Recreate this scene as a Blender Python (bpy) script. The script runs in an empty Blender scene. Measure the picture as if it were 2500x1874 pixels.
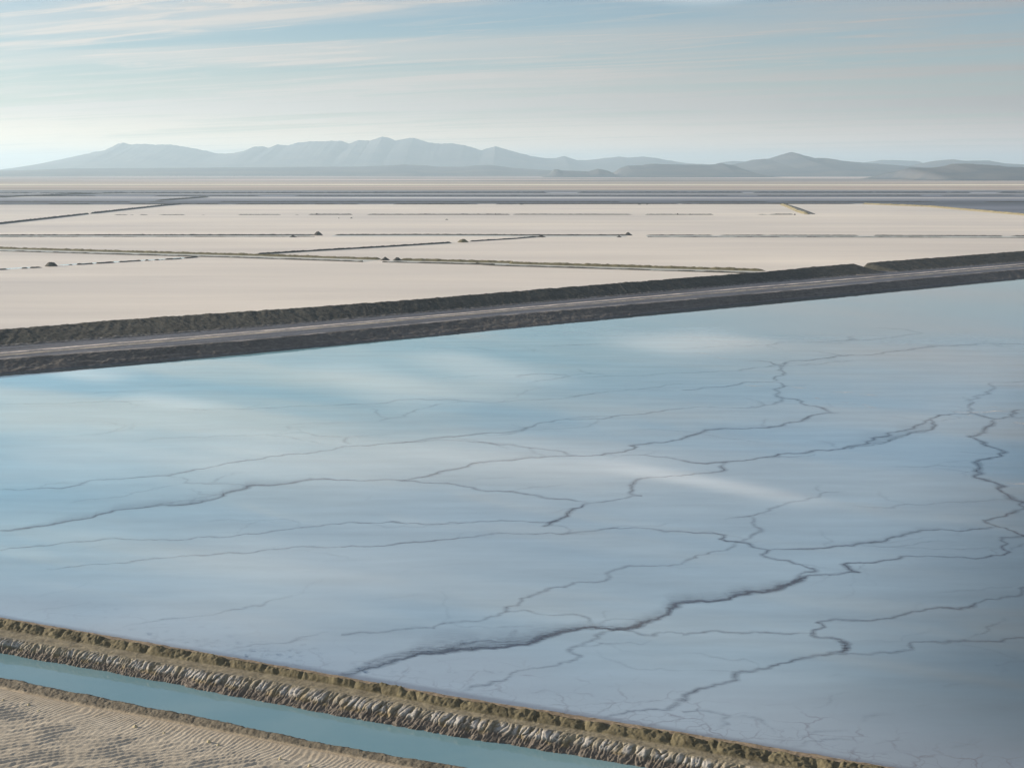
import bpy, math, random
import numpy as np
from mathutils import Vector

random.seed(7)
SC = bpy.context.scene
COL = SC.collection
R = math.radians

# ------------------------------------------------------------------ camera
W0, H0, F = 2500.0, 1874.0, 3434.0          # photo size and focal length in photo pixels
CAMZ = 100.0
PITCH = math.atan((937.0 - 415.0) / F)
cam_d = bpy.data.cameras.new('camera')
cam_d.sensor_width = 36.0
cam_d.lens = 36.0 * F / W0
cam_d.clip_start = 1.0
cam_d.clip_end = 400000.0
cam = bpy.data.objects.new('camera', cam_d)
COL.objects.link(cam)
cam.location = (0, 0, CAMZ)
cam.rotation_euler = (math.pi / 2 - PITCH, 0, 0)
SC.camera = cam

# ------------------------------------------------------------------ sun, sky, exposure
SUN_EL, SUN_AZ = R(12.5), R(74.0)           # azimuth to the left of the view direction
sdir = Vector((-math.sin(SUN_AZ) * math.cos(SUN_EL), math.cos(SUN_AZ) * math.cos(SUN_EL), math.sin(SUN_EL)))
sun_d = bpy.data.lights.new('sun', 'SUN')
sun_d.energy = 4.8
sun_d.angle = R(0.6)
sun_d.color = (1.0, 0.84, 0.66)
sun = bpy.data.objects.new('sun', sun_d)
COL.objects.link(sun)
sun.rotation_euler = (-sdir).to_track_quat('-Z', 'Y').to_euler()
sun.location = (-300, 100, 300)

SC.view_settings.view_transform = 'Standard'
SC.view_settings.look = 'None'
SC.view_settings.gamma = 1.0
SC.view_settings.exposure = 0.90
SC.render.engine = 'CYCLES'
SC.cycles.use_denoising = True
SC.cycles.max_bounces = 6
SC.cycles.volume_bounces = 1
SC.cycles.transparent_max_bounces = 12
SC.cycles.sample_clamp_indirect = 6.0


class NT:
    """small node-tree helper"""
    def __init__(self, tree):
        self.t = tree
        tree.nodes.clear()

    def n(self, kind, **kw):
        nd = self.t.nodes.new(kind)
        for k, v in kw.items():
            if k == 'ins':
                for i, val in v.items():
                    if isinstance(val, bpy.types.NodeSocket):
                        self.t.links.new(val, nd.inputs[i])
                    else:
                        nd.inputs[i].default_value = val
            else:
                setattr(nd, k, v)
        return nd

    def math(self, op, a, b=None, c=None, clamp=False):
        ins = {0: a}
        if b is not None:
            ins[1] = b
        if c is not None:
            ins[2] = c
        return self.n('ShaderNodeMath', operation=op, use_clamp=clamp, ins=ins).outputs[0]

    def vmath(self, op, a, b=None):
        ins = {0: a}
        if b is not None:
            ins[1] = b
        nd = self.n('ShaderNodeVectorMath', operation=op, ins=ins)
        return nd.outputs[1] if op in ('DOT_PRODUCT', 'LENGTH', 'DISTANCE') else nd.outputs[0]

    def noise(self, vec, scale, detail=4.0, rough=0.5, dist=0.0):
        return self.n('ShaderNodeTexNoise', ins={'Vector': vec, 'Scale': scale, 'Detail': detail, 'Roughness': rough, 'Distortion': dist}).outputs[0]

    def remap(self, v, a, b, c=0.0, d=1.0, smooth=False):
        nd = self.n('ShaderNodeMapRange', ins={0: v, 1: a, 2: b, 3: c, 4: d})
        nd.clamp = True
        if smooth:
            nd.interpolation_type = 'SMOOTHSTEP'
        return nd.outputs[0]

    def mix(self, f, a, b, mode='MIX'):
        nd = self.n('ShaderNodeMix', data_type='RGBA', blend_type=mode)
        for i, v in ((0, f), (6, a), (7, b)):
            if isinstance(v, bpy.types.NodeSocket):
                self.t.links.new(v, nd.inputs[i])
            else:
                nd.inputs[i].default_value = (v if i == 0 else (*v, 1.0))
        return nd.outputs[2]

    def ramp(self, v, stops, mode='LINEAR'):
        nd = self.n('ShaderNodeValToRGB', ins={0: v})
        cr = nd.color_ramp
        cr.interpolation = mode
        while len(cr.elements) < len(stops):
            cr.elements.new(0.5)
        for e, (p, c) in zip(cr.elements, stops):
            e.position = p
            e.color = (*c, 1.0)
        return nd.outputs[0]

    def sep(self, v):
        return self.n('ShaderNodeSeparateXYZ', ins={0: v}).outputs

    def comb(self, x, y, z):
        return self.n('ShaderNodeCombineXYZ', ins={0: x, 1: y, 2: z}).outputs[0]

    def link(self, a, b):
        self.t.links.new(a, b)


# ---- world: physical sky with a thin veil of streaky high cloud
world = bpy.data.worlds.new('World')
SC.world = world
world.use_nodes = True
g = NT(world.node_tree)
sky = g.n('ShaderNodeTexSky', sky_type='NISHITA', sun_disc=False)
sky.sun_elevation = SUN_EL
sky.sun_rotation = -SUN_AZ
sky.air_density = 1.0
sky.dust_density = 0.25
sky.ozone_density = 3.5
tc = g.n('ShaderNodeTexCoord').outputs['Generated']
sx, sy, sz = g.sep(tc)
zc = g.math('ADD', g.math('MAXIMUM', sz, 0.0), 0.035)
px_ = g.math('DIVIDE', sx, zc)
py_ = g.math('DIVIDE', sy, zc)
# streak direction on the cloud plane: (0.66, -0.75)
u_ = g.math('ADD', g.math('MULTIPLY', px_, 0.90), g.math('MULTIPLY', py_, -0.436))
v_ = g.math('ADD', g.math('MULTIPLY', px_, 0.436), g.math('MULTIPLY', py_, 0.90))
cv = g.comb(g.math('MULTIPLY', u_, 0.30), v_, 0.0)
n1 = g.noise(cv, 0.55, 6.0, 0.55, 0.6)
cv2 = g.comb(g.math('MULTIPLY', u_, 0.20), g.math('MULTIPLY', v_, 1.6), 3.7)
n2 = g.noise(cv2, 1.1, 8.0, 0.62, 0.9)
cv3 = g.comb(g.math('MULTIPLY', u_, 0.5), v_, 9.1)
n3 = g.noise(cv3, 0.22, 3.0, 0.5, 0.3)
veil = g.remap(n1, 0.43, 0.64, 0.0, 1.0, True)
wisp = g.math('MULTIPLY', g.remap(n2, 0.48, 0.70, 0.0, 1.0, True), g.remap(n3, 0.38, 0.62, 0.15, 1.0, True))
low = g.math('MULTIPLY', g.remap(sz, 0.015, 0.10, 0.78, 0.0, True), g.remap(n2, 0.38, 0.60, 0.35, 1.15))      # cloud piles up towards the horizon
high = g.remap(sz, 0.10, 0.30, 0.50, 0.72, True)
n4 = g.noise(g.comb(g.math('MULTIPLY', u_, 0.55), g.math('MULTIPLY', v_, 2.6), 6.3), 1.3, 8.0, 0.66, 1.1)
wisp = g.math('ADD', wisp, g.math('MULTIPLY', g.remap(n4, 0.50, 0.66, 0.0, 0.85, True), g.remap(n1, 0.35, 0.6, 0.3, 1.0)), clamp=True)
cf = g.math('ADD', g.math('ADD', g.math('MULTIPLY', veil, high), g.math('MULTIPLY', wisp, 0.80)), low, clamp=True)
side = g.remap(sx, -0.45, 0.40, 0.0, 1.0)
cf = g.math('MINIMUM', g.math('ADD', cf, g.math('MULTIPLY', side, 0.12)), 0.93)
ccol = g.mix(side, (7.0, 6.75, 6.1), (2.95, 2.7, 2.55))
warm = g.mix(side, (14.0, 11.0, 6.6), (7.6, 5.7, 4.7))
ccol = g.mix(g.remap(sz, 0.006, 0.045, 0.95, 0.0, True), ccol, warm)
STREAKS = [((1500, 1136), (1925, 1214), .030, .60), ((1050, 868), (1300, 932), .09, .38), ((790, 893), (1095, 978), .12, .34), ((150, 903), (290, 923), .05, .45),
           ((330, 968), (500, 992), .05, .35), ((1060, 1088), (1560, 1150), .11, .36), ((60, 1170), (230, 1090), .13, .26), ((430, 1350), (900, 1450), .12, .28),
           ((300, 1500), (520, 1575), .08, .24), ((1560, 850), (1800, 825), .16, .34), ((250, 1010), (700, 1130), .22, .26), ((500, 1100), (1000, 1150), .14, .26)]
add = 0.0
pv2 = g.comb(px_, py_, 0.0)
nfe = g.remap(g.noise(g.comb(g.math('MULTIPLY', u_, 0.8), g.math('MULTIPLY', v_, 5.0), 2.0), 1.5, 5.0, 0.6), 0.3, 0.65, 0.5, 1.1)


def plane_of(x, y):
    a, b = (x - W0 / 2) / F, (H0 / 2 - y) / F
    d = Vector((a, math.cos(PITCH) + math.sin(PITCH) * b, math.sin(PITCH) - math.cos(PITCH) * b)).normalized()
    return Vector((d.x / (d.z + 0.035), d.y / (d.z + 0.035), 0))


for (a_, b_, wd_, st_) in STREAKS:
    q0, q1 = plane_of(*a_), plane_of(*b_)
    dq = q1 - q0
    Lq = dq.length
    eq = dq / Lq
    rl = g.vmath('SUBTRACT', pv2, tuple(q0))
    al_ = g.math('DIVIDE', g.vmath('DOT_PRODUCT', rl, tuple(eq)), Lq)
    ac_ = g.vmath('DOT_PRODUCT', rl, (-eq.y, eq.x, 0.0))
    fa1 = g.math('MULTIPLY', g.remap(al_, -0.35, 0.25, 0.0, 1.0, True), g.remap(al_, 0.75, 1.35, 1.0, 0.0, True))
    fa2 = g.remap(g.math('ABSOLUTE', ac_), wd_ * 0.4, wd_ * 3.2, 1.0, 0.0, True)
    term = g.math('MULTIPLY', g.math('MULTIPLY', fa1, fa2), min(1.0, st_ * 1.25))
    add = g.math('ADD', term, add)
skc = g.math('MINIMUM', g.math('MULTIPLY', add, nfe), 0.9)
skyc = g.mix(cf, sky.outputs[0], ccol)
skyc = g.mix(skc, skyc, (10.5, 10.0, 9.2))
skyc = g.mix(1.0, skyc, (0.99, 0.965, 0.985), 'MULTIPLY')
bg = g.n('ShaderNodeBackground', ins={0: skyc, 1: 0.067})
out = g.n('ShaderNodeOutputWorld', ins={0: bg.outputs[0]})


# ------------------------------------------------------------------ helpers
CR = {'A': (0, 0, 2500 / 2212), 'B': (0, 300, .5651), 'C': (1250, 300, .5651), 'D': (0, 550, .5651), 'E': (1250, 550, .5651),
      'P1': (0, 800, .37703), 'P2': (833, 800, .37703), 'P3': (1666, 800, .37703),
      'P4': (0, 1200, .37703), 'P5': (833, 1200, .37703), 'P6': (1666, 1200, .37703), 'S': (0, 0, 1.0)}


def crop(k, pts):
    x0, y0, s = CR[k]
    return [(x0 + a * s, y0 + b * s) for a, b in pts]


cp, sp = math.cos(PITCH), math.sin(PITCH)


def G(x, y, z=0.0):
    """photo pixel -> world point on the plane of height z (numpy aware)"""
    a = (np.asarray(x, float) - W0 / 2) / F
    b = (H0 / 2 - np.asarray(y, float)) / F
    dy = cp + sp * b
    dz = -sp + cp * b
    t = (np.asarray(z, float) - CAMZ) / dz
    return np.stack([a * t, dy * t, np.broadcast_to(z, np.shape(a * t))], -1)


def hsh(ix, iy, k):
    v = (ix.astype(np.int64) * 374761393 + iy.astype(np.int64) * 668265263 + k * 2147483647 * 3 + k * 974634777) & 0xFFFFFFFF
    v = ((v ^ (v >> 13)) * 1274126177) & 0xFFFFFFFF
    v = ((v ^ (v >> 15)) * 2246822519) & 0xFFFFFFFF
    v = v ^ (v >> 16)
    return v / 4294967295.0


def vnoise(x, y, k=0):
    ix, iy = np.floor(x), np.floor(y)
    fx, fy = x - ix, y - iy
    ux = fx * fx * fx * (fx * (fx * 6 - 15) + 10)
    uy = fy * fy * fy * (fy * (fy * 6 - 15) + 10)
    a, b = hsh(ix, iy, k), hsh(ix + 1, iy, k)
    c, d = hsh(ix, iy + 1, k), hsh(ix + 1, iy + 1, k)
    return (a + (b - a) * ux) * (1 - uy) + (c + (d - c) * ux) * uy


def fbm(x, y, k=0, octv=4, gain=0.5):
    s, a, t = 0.0, 1.0, 0.0
    for i in range(octv):
        s = s + a * (vnoise(x * 2 ** i + 17.3 * i, y * 2 ** i - 9.1 * i, k + i) * 2 - 1)
        t += a
        a *= gain
    return s / t


def ridged(x, y, k=0, octv=4):
    s, a, t = 0.0, 1.0, 0.0
    for i in range(octv):
        s = s + a * (1 - np.abs(vnoise(x * 2 ** i + 7.7 * i, y * 2 ** i, k + i) * 2 - 1))
        t += a
        a *= 0.5
    return s / t


def worley(x, y, k=0):
    ix, iy = np.floor(x), np.floor(y)
    best = np.full(x.shape, 9.0)
    sec = np.full(x.shape, 9.0)
    cid = np.zeros(x.shape)
    for dx in (-1, 0, 1):
        for dy in (-1, 0, 1):
            cx, cy = ix + dx, iy + dy
            qx, qy = cx + hsh(cx, cy, k), cy + hsh(cx, cy, k + 5)
            d = (qx - x) ** 2 + (qy - y) ** 2
            h = hsh(cx, cy, k + 9)
            m = d < best
            sec = np.where(m, best, np.minimum(sec, d))
            cid = np.where(m, h, cid)
            best = np.where(m, d, best)
    return np.sqrt(best), np.sqrt(sec), cid


def sm(x, a, b):
    t = np.clip((x - a) / (b - a), 0, 1)
    return t * t * (3 - 2 * t)


def mesh_np(name, co, quads, mats, attrs=None, smooth=True, midx=None):
    me = bpy.data.meshes.new(name)
    co = np.asarray(co, np.float32).reshape(-1, 3)
    q = np.asarray(quads, np.int32).reshape(-1, 4)
    me.vertices.add(len(co))
    me.vertices.foreach_set('co', co.ravel())
    me.loops.add(len(q) * 4)
    me.loops.foreach_set('vertex_index', q.ravel())
    me.polygons.add(len(q))
    me.polygons.foreach_set('loop_start', np.arange(0, len(q) * 4, 4, dtype=np.int32))
    me.update(calc_edges=True)
    me.polygons.foreach_set('use_smooth', np.full(len(q), smooth, dtype=bool))
    for m in mats:
        me.materials.append(m)
    if midx is not None:
        me.polygons.foreach_set('material_index', np.asarray(midx, np.int32))
    for k, v in (attrs or {}).items():
        v = np.asarray(v, np.float32)
        if v.ndim >= 2 and v.shape[-1] == 3:
            at = me.attributes.new(k, 'FLOAT_VECTOR', 'POINT')
            at.data.foreach_set('vector', v.reshape(-1))
        else:
            at = me.attributes.new(k, 'FLOAT', 'POINT')
            at.data.foreach_set('value', v.ravel())
    me.validate()
    me.update()
    return me


def gridq(nu, nv, base=0):
    a = np.arange(nu * nv).reshape(nu, nv) + base
    return np.stack([a[:-1, :-1], a[1:, :-1], a[1:, 1:], a[:-1, 1:]], -1).reshape(-1, 4)


def grid_mesh(name, P, mats, attrs=None, flip=False, smooth=True):
    nu, nv = P.shape[:2]
    q = gridq(nu, nv)
    if flip:
        q = q[:, ::-1]
    return mesh_np(name, P.reshape(-1, 3), q, mats, {k: (v.reshape(-1, 3) if v.ndim == 3 else v.ravel()) for k, v in (attrs or {}).items()}, smooth)


def up_facing(P):
    a = P[1, 0] - P[0, 0]
    b = P[0, 1] - P[0, 0]
    return (a[0] * b[1] - a[1] * b[0]) > 0


def link(name, me, parent=None, label=None, cat=None, group=None, kind=None):
    o = bpy.data.objects.new(name, me)
    COL.objects.link(o)
    if parent:
        o.parent = parent
    for k, v in (('label', label), ('category', cat), ('group', group), ('kind', kind)):
        if v:
            o[k] = v
    return o


def empty(name, loc, label, cat, group=None):
    o = bpy.data.objects.new(name, None)
    COL.objects.link(o)
    o.location = loc
    o['label'], o['category'] = label, cat
    if group:
        o['group'] = group
    return o


def new_mat(name):
    m = bpy.data.materials.new(name)
    m.use_nodes = True
    return m, NT(m.node_tree)


def finish(gm, bsdf, disp=None):
    gm.n('ShaderNodeOutputMaterial', ins={0: bsdf})


def geo_pos(gm):
    return gm.n('ShaderNodeNewGeometry').outputs['Position']


def attr(gm, name, vec=False):
    nd = gm.n('ShaderNodeAttribute', attribute_name=name)
    return nd.outputs['Vector'] if vec else nd.outputs['Fac']


# ------------------------------------------------------------------ materials
def earth_mat(name, rough=0.9, bump=0.25, bscale=2.5, vary=0.35, colour=None, nscale=0.5):
    """earth: albedo from the mesh attribute 'alb' (or a fixed colour), broken up by noise"""
    m, gm = new_mat(name)
    p = geo_pos(gm)
    base = attr(gm, 'alb', True) if colour is None else gm.n('ShaderNodeRGB').outputs[0]
    if colour is not None:
        base.default_value = (*colour, 1)
    n = gm.noise(p, nscale, 8.0, 0.65)
    k = gm.remap(n, 0.3, 0.7, 1.0 - vary, 1.0 + vary)
    c = gm.vmath('MULTIPLY', base, gm.comb(k, k, gm.math('MULTIPLY', k, 0.98)))
    bn = gm.noise(p, bscale, 6.0, 0.7)
    b = gm.n('ShaderNodeBump', ins={'Strength': bump, 'Distance': 0.4, 'Height': bn})
    s = gm.n('ShaderNodeBsdfPrincipled', ins={'Base Color': c, 'Roughness': rough, 'Normal': b.outputs[0], 'Specular IOR Level': 0.25})
    finish(gm, s.outputs[0])
    return m


M_earth = earth_mat('earth')
M_salted = earth_mat('salt_crusted_earth', rough=0.7, bump=0.3, bscale=5.0, vary=0.3, nscale=1.6)
M_far = earth_mat('dark_earth', colour=(0.075, 0.075, 0.068), bump=0.15, bscale=0.5, vary=0.45, nscale=0.2)
M_olive = earth_mat('olive_earth', colour=(0.135, 0.125, 0.075), bump=0.2, bscale=0.6, vary=0.5, nscale=0.25)
M_pale = earth_mat('pale_olive_earth', colour=(0.26, 0.23, 0.14), bump=0.2, bscale=0.3, vary=0.4, nscale=0.08)
M_sand = earth_mat('sand', rough=0.85, bump=0.25, bscale=5.0, vary=0.14, nscale=0.35)


Wl = crop('D', [(0, 640), (1106, 545), (2212, 440)]) + crop('E', [(1106, 325), (2212, 225)])
w = G([a for a, _ in Wl], [b for _, b in Wl], 0.0)[:, :2]
MO = w[0]
ME = (w[-1] - w[0]) / np.linalg.norm(w[-1] - w[0])
MN = np.array([-ME[1], ME[0]])
M_LEN = float(np.linalg.norm(w[-1] - w[0]))




def pond_nodes(gm, p):
    """albedo of the drowned salt bed of the large pond, with reflections painted in by place"""
    x, y, z = gm.sep(p)
    big = gm.noise(p, 0.004, 4.0, 0.5)
    # dimmer sky mirrored towards the lower right corner, painted in as darker brine
    dim_right = gm.remap(gm.math('ADD', gm.math('MULTIPLY', x, 1.0), gm.math('MULTIPLY', y, -0.45)), -85.0, -8.0, 0.0, 1.0, True)
    dim_right = gm.math('MULTIPLY', dim_right, gm.remap(big, 0.3, 0.7, 0.75, 1.0))
    c = gm.mix(dim_right, (0.31, 0.455, 0.565), (0.07, 0.125, 0.165))
    near_c = gm.remap(gm.math('ADD', y, gm.math('MULTIPLY', x, -0.75)), 380.0, 760.0, 0.0, 1.0, True)
    nc2 = gm.mix(gm.remap(x, -100.0, 260.0, 0.0, 1.0, True), (0.24, 0.47, 0.54), (0.30, 0.38, 0.42))  # greyer to the right: grey-white sky reflection put into the colour
    c = gm.mix(near_c, c, nc2)
    lf_ = gm.remap(gm.math('ADD', x, gm.math('MULTIPLY', y, 0.12)), -180.0, 30.0, 1.0, 0.0, True)
    c = gm.mix(gm.math('MULTIPLY', lf_, 0.7), c, (0.32, 0.58, 0.70))  # left side painted lighter for the brighter sky mirrored there
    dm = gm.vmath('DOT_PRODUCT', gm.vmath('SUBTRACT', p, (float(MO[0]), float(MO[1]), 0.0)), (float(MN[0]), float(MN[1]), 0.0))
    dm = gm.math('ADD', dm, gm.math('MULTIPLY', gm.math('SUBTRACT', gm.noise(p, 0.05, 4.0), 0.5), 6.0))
    c = gm.mix(gm.remap(dm, -17.0, -14.0, 0.0, 1.0, True), c, (0.035, 0.055, 0.07))  # dark reflection of the causeway, painted as a band along its waterline
    st = gm.noise(gm.vmath('MULTIPLY', p, (0.02, 0.08, 0.0)), 1.0, 5.0, 0.6)
    k = gm.remap(st, 0.3, 0.7, 0.90, 1.10)
    c = gm.vmath('MULTIPLY', c, gm.comb(k, k, k))
    return c


def water_surface(gm, col, p, rough=0.03, ior=1.52, bump=0.015):
    wn = gm.noise(gm.vmath('MULTIPLY', p, (0.6, 0.9, 1.0)), 1.0, 3.0, 0.5)
    b = gm.n('ShaderNodeBump', ins={'Strength': bump, 'Distance': 0.05, 'Height': wn})
    return gm.n('ShaderNodeBsdfPrincipled', ins={'Base Color': col, 'Roughness': rough, 'IOR': ior, 'Normal': b.outputs[0]})


# dike axis data is needed by the pond material -> lower dike line (photo pixels, z = 0)
LOW_FAR = [(0, 1507), (400, 1575), (800, 1645), (1100, 1698), (1500, 1761), (1950, 1835), (2176, 1873)]
lf = G([p[0] for p in LOW_FAR], [p[1] for p in LOW_FAR], 0.0)
A0, A1 = lf[0][:2], lf[-1][:2]
LE = (A1 - A0) / np.linalg.norm(A1 - A0)            # along the lower dike, to the right
LN = np.array([-LE[1], LE[0]])                      # towards the far side
L_LEN = float(np.linalg.norm(A1 - A0))

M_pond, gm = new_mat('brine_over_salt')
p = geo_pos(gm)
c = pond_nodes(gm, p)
rel = gm.vmath('SUBTRACT', p, (float(A0[0]), float(A0[1]), 0.0))
dl = gm.vmath('DOT_PRODUCT', rel, (float(LN[0]), float(LN[1]), 0.0))
sl = gm.vmath('DOT_PRODUCT', rel, (float(LE[0]), float(LE[1]), 0.0))
wv = gm.n('ShaderNodeTexNoise', ins={'Vector': p, 'Scale': 0.25, 'Detail': 5.0}).outputs[1]
pw = gm.vmath('ADD', p, gm.vmath('MULTIPLY', gm.vmath('SUBTRACT', wv, (0.5, 0.5, 0.5)), (5.0, 5.0, 0.0)))
vo = gm.n('ShaderNodeTexVoronoi', feature='DISTANCE_TO_EDGE', voronoi_dimensions='2D', ins={'Vector': pw, 'Scale': 0.13})
net = gm.remap(vo.outputs[0], 0.0, 0.055, 1.0, 0.0, True)
vo2 = gm.n('ShaderNodeTexVoronoi', feature='DISTANCE_TO_EDGE', voronoi_dimensions='2D', ins={'Vector': pw, 'Scale': 0.33})
net2 = gm.math('MULTIPLY', gm.remap(vo2.outputs[0], 0.0, 0.07, 1.0, 0.0, True), gm.remap(dl, 4.0, 16.0, 0.7, 0.0))
rim = gm.remap(gm.math('ADD', dl, gm.math('MULTIPLY', gm.math('SUBTRACT', gm.noise(p, 0.06, 3.0), 0.5), 30.0)), 3.0, 26.0, 1.0, 0.0, True)
rim = gm.math('MULTIPLY', rim, gm.remap(sl, 60.0, 170.0, 0.25, 1.0))
br = gm.remap(gm.noise(p, 0.16, 3.0), 0.42, 0.6, 0.1, 1.0)
netm = gm.math('MULTIPLY', gm.math('MULTIPLY', gm.math('MAXIMUM', net, net2), rim), br)
# pale salt shelf beside the dike
shelf = gm.remap(gm.math('ADD', dl, gm.math('MULTIPLY', gm.noise(p, 0.03, 4.0), 25.0)), 8.0, 60.0, 0.45, 0.0, True)
c = gm.mix(shelf, c, (0.39, 0.44, 0.505))
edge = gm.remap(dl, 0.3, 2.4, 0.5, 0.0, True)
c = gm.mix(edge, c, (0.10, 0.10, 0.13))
c = gm.mix(gm.math('MULTIPLY', netm, 0.55), c, (0.13, 0.13, 0.16))
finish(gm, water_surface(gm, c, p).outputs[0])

M_crack, gm = new_mat('dark_crack_in_salt')
p = geo_pos(gm)
al = attr(gm, 'alpha')
mo = gm.noise(gm.vmath('MULTIPLY', p, (0.35, 1.6, 0.0)), 1.0, 7.0, 0.75)
fine = gm.remap(mo, 0.38, 0.62, 0.12, 1.3)
soft = gm.remap(al, 0.15, 0.6, 0.0, 1.0)
k = gm.math('MULTIPLY', al, gm.mix(soft, fine, fine), clamp=True) if False else gm.math('MULTIPLY', al, gm.math('MAXIMUM', fine, soft), clamp=True)
ws = water_surface(gm, gm.n('ShaderNodeRGB').outputs[0], p)
ws.inputs['Base Color'].links[0].from_socket.default_value = (0.065, 0.09, 0.135, 1)
tr = gm.n('ShaderNodeBsdfTransparent')
mx = gm.n('ShaderNodeMixShader', ins={0: k, 1: tr.outputs[0], 2: ws.outputs[0]})
finish(gm, mx.outputs[0])

M_foam, gm = new_mat('floating_salt')
k = gm.math('MULTIPLY', attr(gm, 'alpha'), gm.remap(gm.noise(geo_pos(gm), 0.9, 5.0, 0.7), 0.40, 0.56, 0.0, 1.0))
fs = gm.n('ShaderNodeBsdfPrincipled', ins={'Base Color': (0.85, 0.80, 0.74, 1), 'Roughness': 0.7})
mx = gm.n('ShaderNodeMixShader', ins={0: k, 1: gm.n('ShaderNodeBsdfTransparent').outputs[0], 2: fs.outputs[0]})
finish(gm, mx.outputs[0])

M_canal, gm = new_mat('canal_brine')
p = geo_pos(gm)
st = gm.noise(gm.vmath('MULTIPLY', p, (0.03, 0.06, 0.0)), 1.0, 4.0, 0.5)
c = gm.mix(gm.remap(st, 0.35, 0.65), (0.165, 0.31, 0.355), (0.21, 0.35, 0.385))
finish(gm, water_surface(gm, c, p, rough=0.03).outputs[0])

M_ditch, gm = new_mat('ditch_water')
p = geo_pos(gm)
c = gm.mix(gm.noise(p, 0.01, 2.0), (0.50, 0.52, 0.46), (0.58, 0.58, 0.50))
finish(gm, water_surface(gm, c, p, rough=0.30, bump=0.01).outputs[0])

M_blue, gm = new_mat('blue_ditch_water')
p = geo_pos(gm)
c = gm.mix(gm.noise(p, 0.01, 2.0), (0.40, 0.56, 0.60), (0.46, 0.60, 0.63))
finish(gm, water_surface(gm, c, p, rough=0.08, bump=0.01).outputs[0])

M_salt, gm = new_mat('bright_salt_crust')
p = geo_pos(gm)
s1 = gm.noise(gm.vmath('MULTIPLY', p, (0.0012, 0.010, 0.0)), 1.0, 7.0, 0.6, 0.3)
s2 = gm.noise(gm.vmath('MULTIPLY', p, (0.0010, 0.0018, 0.0)), 1.0, 3.0, 0.5)
s3 = gm.noise(gm.vmath('MULTIPLY', p, (0.01, 0.08, 0.0)), 1.0, 5.0, 0.65)
k = gm.math('MULTIPLY', gm.remap(s1, 0.3, 0.7, 0.86, 1.06), gm.remap(s2, 0.3, 0.7, 0.88, 1.06))
k = gm.math('MULTIPLY', k, gm.remap(s3, 0.3, 0.7, 0.965, 1.03))
c = gm.mix(gm.remap(s2, 0.35, 0.65), (0.80, 0.745, 0.66), (0.87, 0.80, 0.68))
c = gm.vmath('MULTIPLY', c, gm.comb(k, k, k))
s = gm.n('ShaderNodeBsdfPrincipled', ins={'Base Color': c, 'Roughness': 0.45, 'IOR': 1.33})
finish(gm, s.outputs[0])

# far plain: strips of wet and dry ground
M_plain, gm = new_mat('far_plain')
p = geo_pos(gm)
x, y, z = gm.sep(p)


def Y(py):
    return float(G(1250, py)[1])


wob = gm.noise(gm.comb(gm.math('MULTIPLY', x, 0.00025), gm.math('MULTIPLY', y, 0.0015), 0.0), 1.0, 4.0, 0.6)
yw = gm.math('MULTIPLY', y, gm.remap(wob, 0.2, 0.8, 0.972, 1.028))
Y0, Y1 = Y(505), Y(444)
grey, dgrey, lgrey = (0.15, 0.17, 0.215), (0.075, 0.09, 0.115), (0.33, 0.35, 0.39)
white, tan, rose, cream = (0.70, 0.68, 0.65), (0.42, 0.365, 0.29), (0.46, 0.365, 0.30), (0.85, 0.78, 0.60)
bands = [(505, grey), (498.5, dgrey), (492, dgrey), (489, grey), (483.2, lgrey), (482.6, white), (481.4, white), (480.8, grey), (477, grey), (476, dgrey),
         (474.6, lgrey), (473.8, white), (473, dgrey), (471.5, lgrey), (469.5, lgrey), (468, dgrey), (466.6, dgrey), (465.5, lgrey), (463, tan), (460, rose), (458, tan), (455.5, rose), (453, tan),
         (451.8, cream), (450.5, cream), (449.3, tan), (447, rose), (445, tan)]
ft = gm.remap(yw, Y0, Y1)
c = gm.ramp(ft, [((Y(b) - Y0) / (Y1 - Y0), col) for b, col in bands])
s1 = gm.noise(gm.comb(gm.math('MULTIPLY', x, 0.0006), gm.math('MULTIPLY', y, 0.010), 0.0), 1.0, 7.0, 0.68)
s2 = gm.noise(gm.comb(gm.math('MULTIPLY', x, 0.0002), gm.math('MULTIPLY', y, 0.0012), 5.0), 1.0, 4.0, 0.6)
k = gm.math('MULTIPLY', gm.remap(s1, 0.3, 0.7, 0.65, 1.4), gm.remap(s2, 0.3, 0.7, 0.7, 1.3))
# beyond the strips: stony pinkish fans with dark patches
fan = gm.noise(gm.comb(gm.math('MULTIPLY', x, 0.00016), gm.math('MULTIPLY', y, 0.0005), 2.0), 1.0, 6.0, 0.65)
fc = gm.mix(gm.remap(fan, 0.40, 0.62), (0.17, 0.16, 0.155), (0.62, 0.51, 0.46))
c = gm.mix(gm.remap(y, Y(446), Y(441)), c, fc)
c = gm.vmath('MULTIPLY', c, gm.comb(k, k, k))
s = gm.n('ShaderNodeBsdfPrincipled', ins={'Base Color': c, 'Roughness': 0.7, 'Specular IOR Level': 0.3})
finish(gm, s.outputs[0])

M_mount, gm = new_mat('mountain_rock')
p = geo_pos(gm)
x, y, z = gm.sep(p)
n = gm.noise(gm.vmath('MULTIPLY', p, (1.0, 1.0, 3.0)), 0.0009, 7.0, 0.65)
c = gm.mix(gm.remap(n, 0.40, 0.64), (0.06, 0.075, 0.10), (0.13, 0.125, 0.13))
snow = attr(gm, 'snow')
c = gm.mix(snow, c, (0.8, 0.82, 0.85))
s = gm.n('ShaderNodeBsdfPrincipled', ins={'Base Color': c, 'Roughness': 0.95, 'Specular IOR Level': 0.1})
finish(gm, s.outputs[0])

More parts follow.
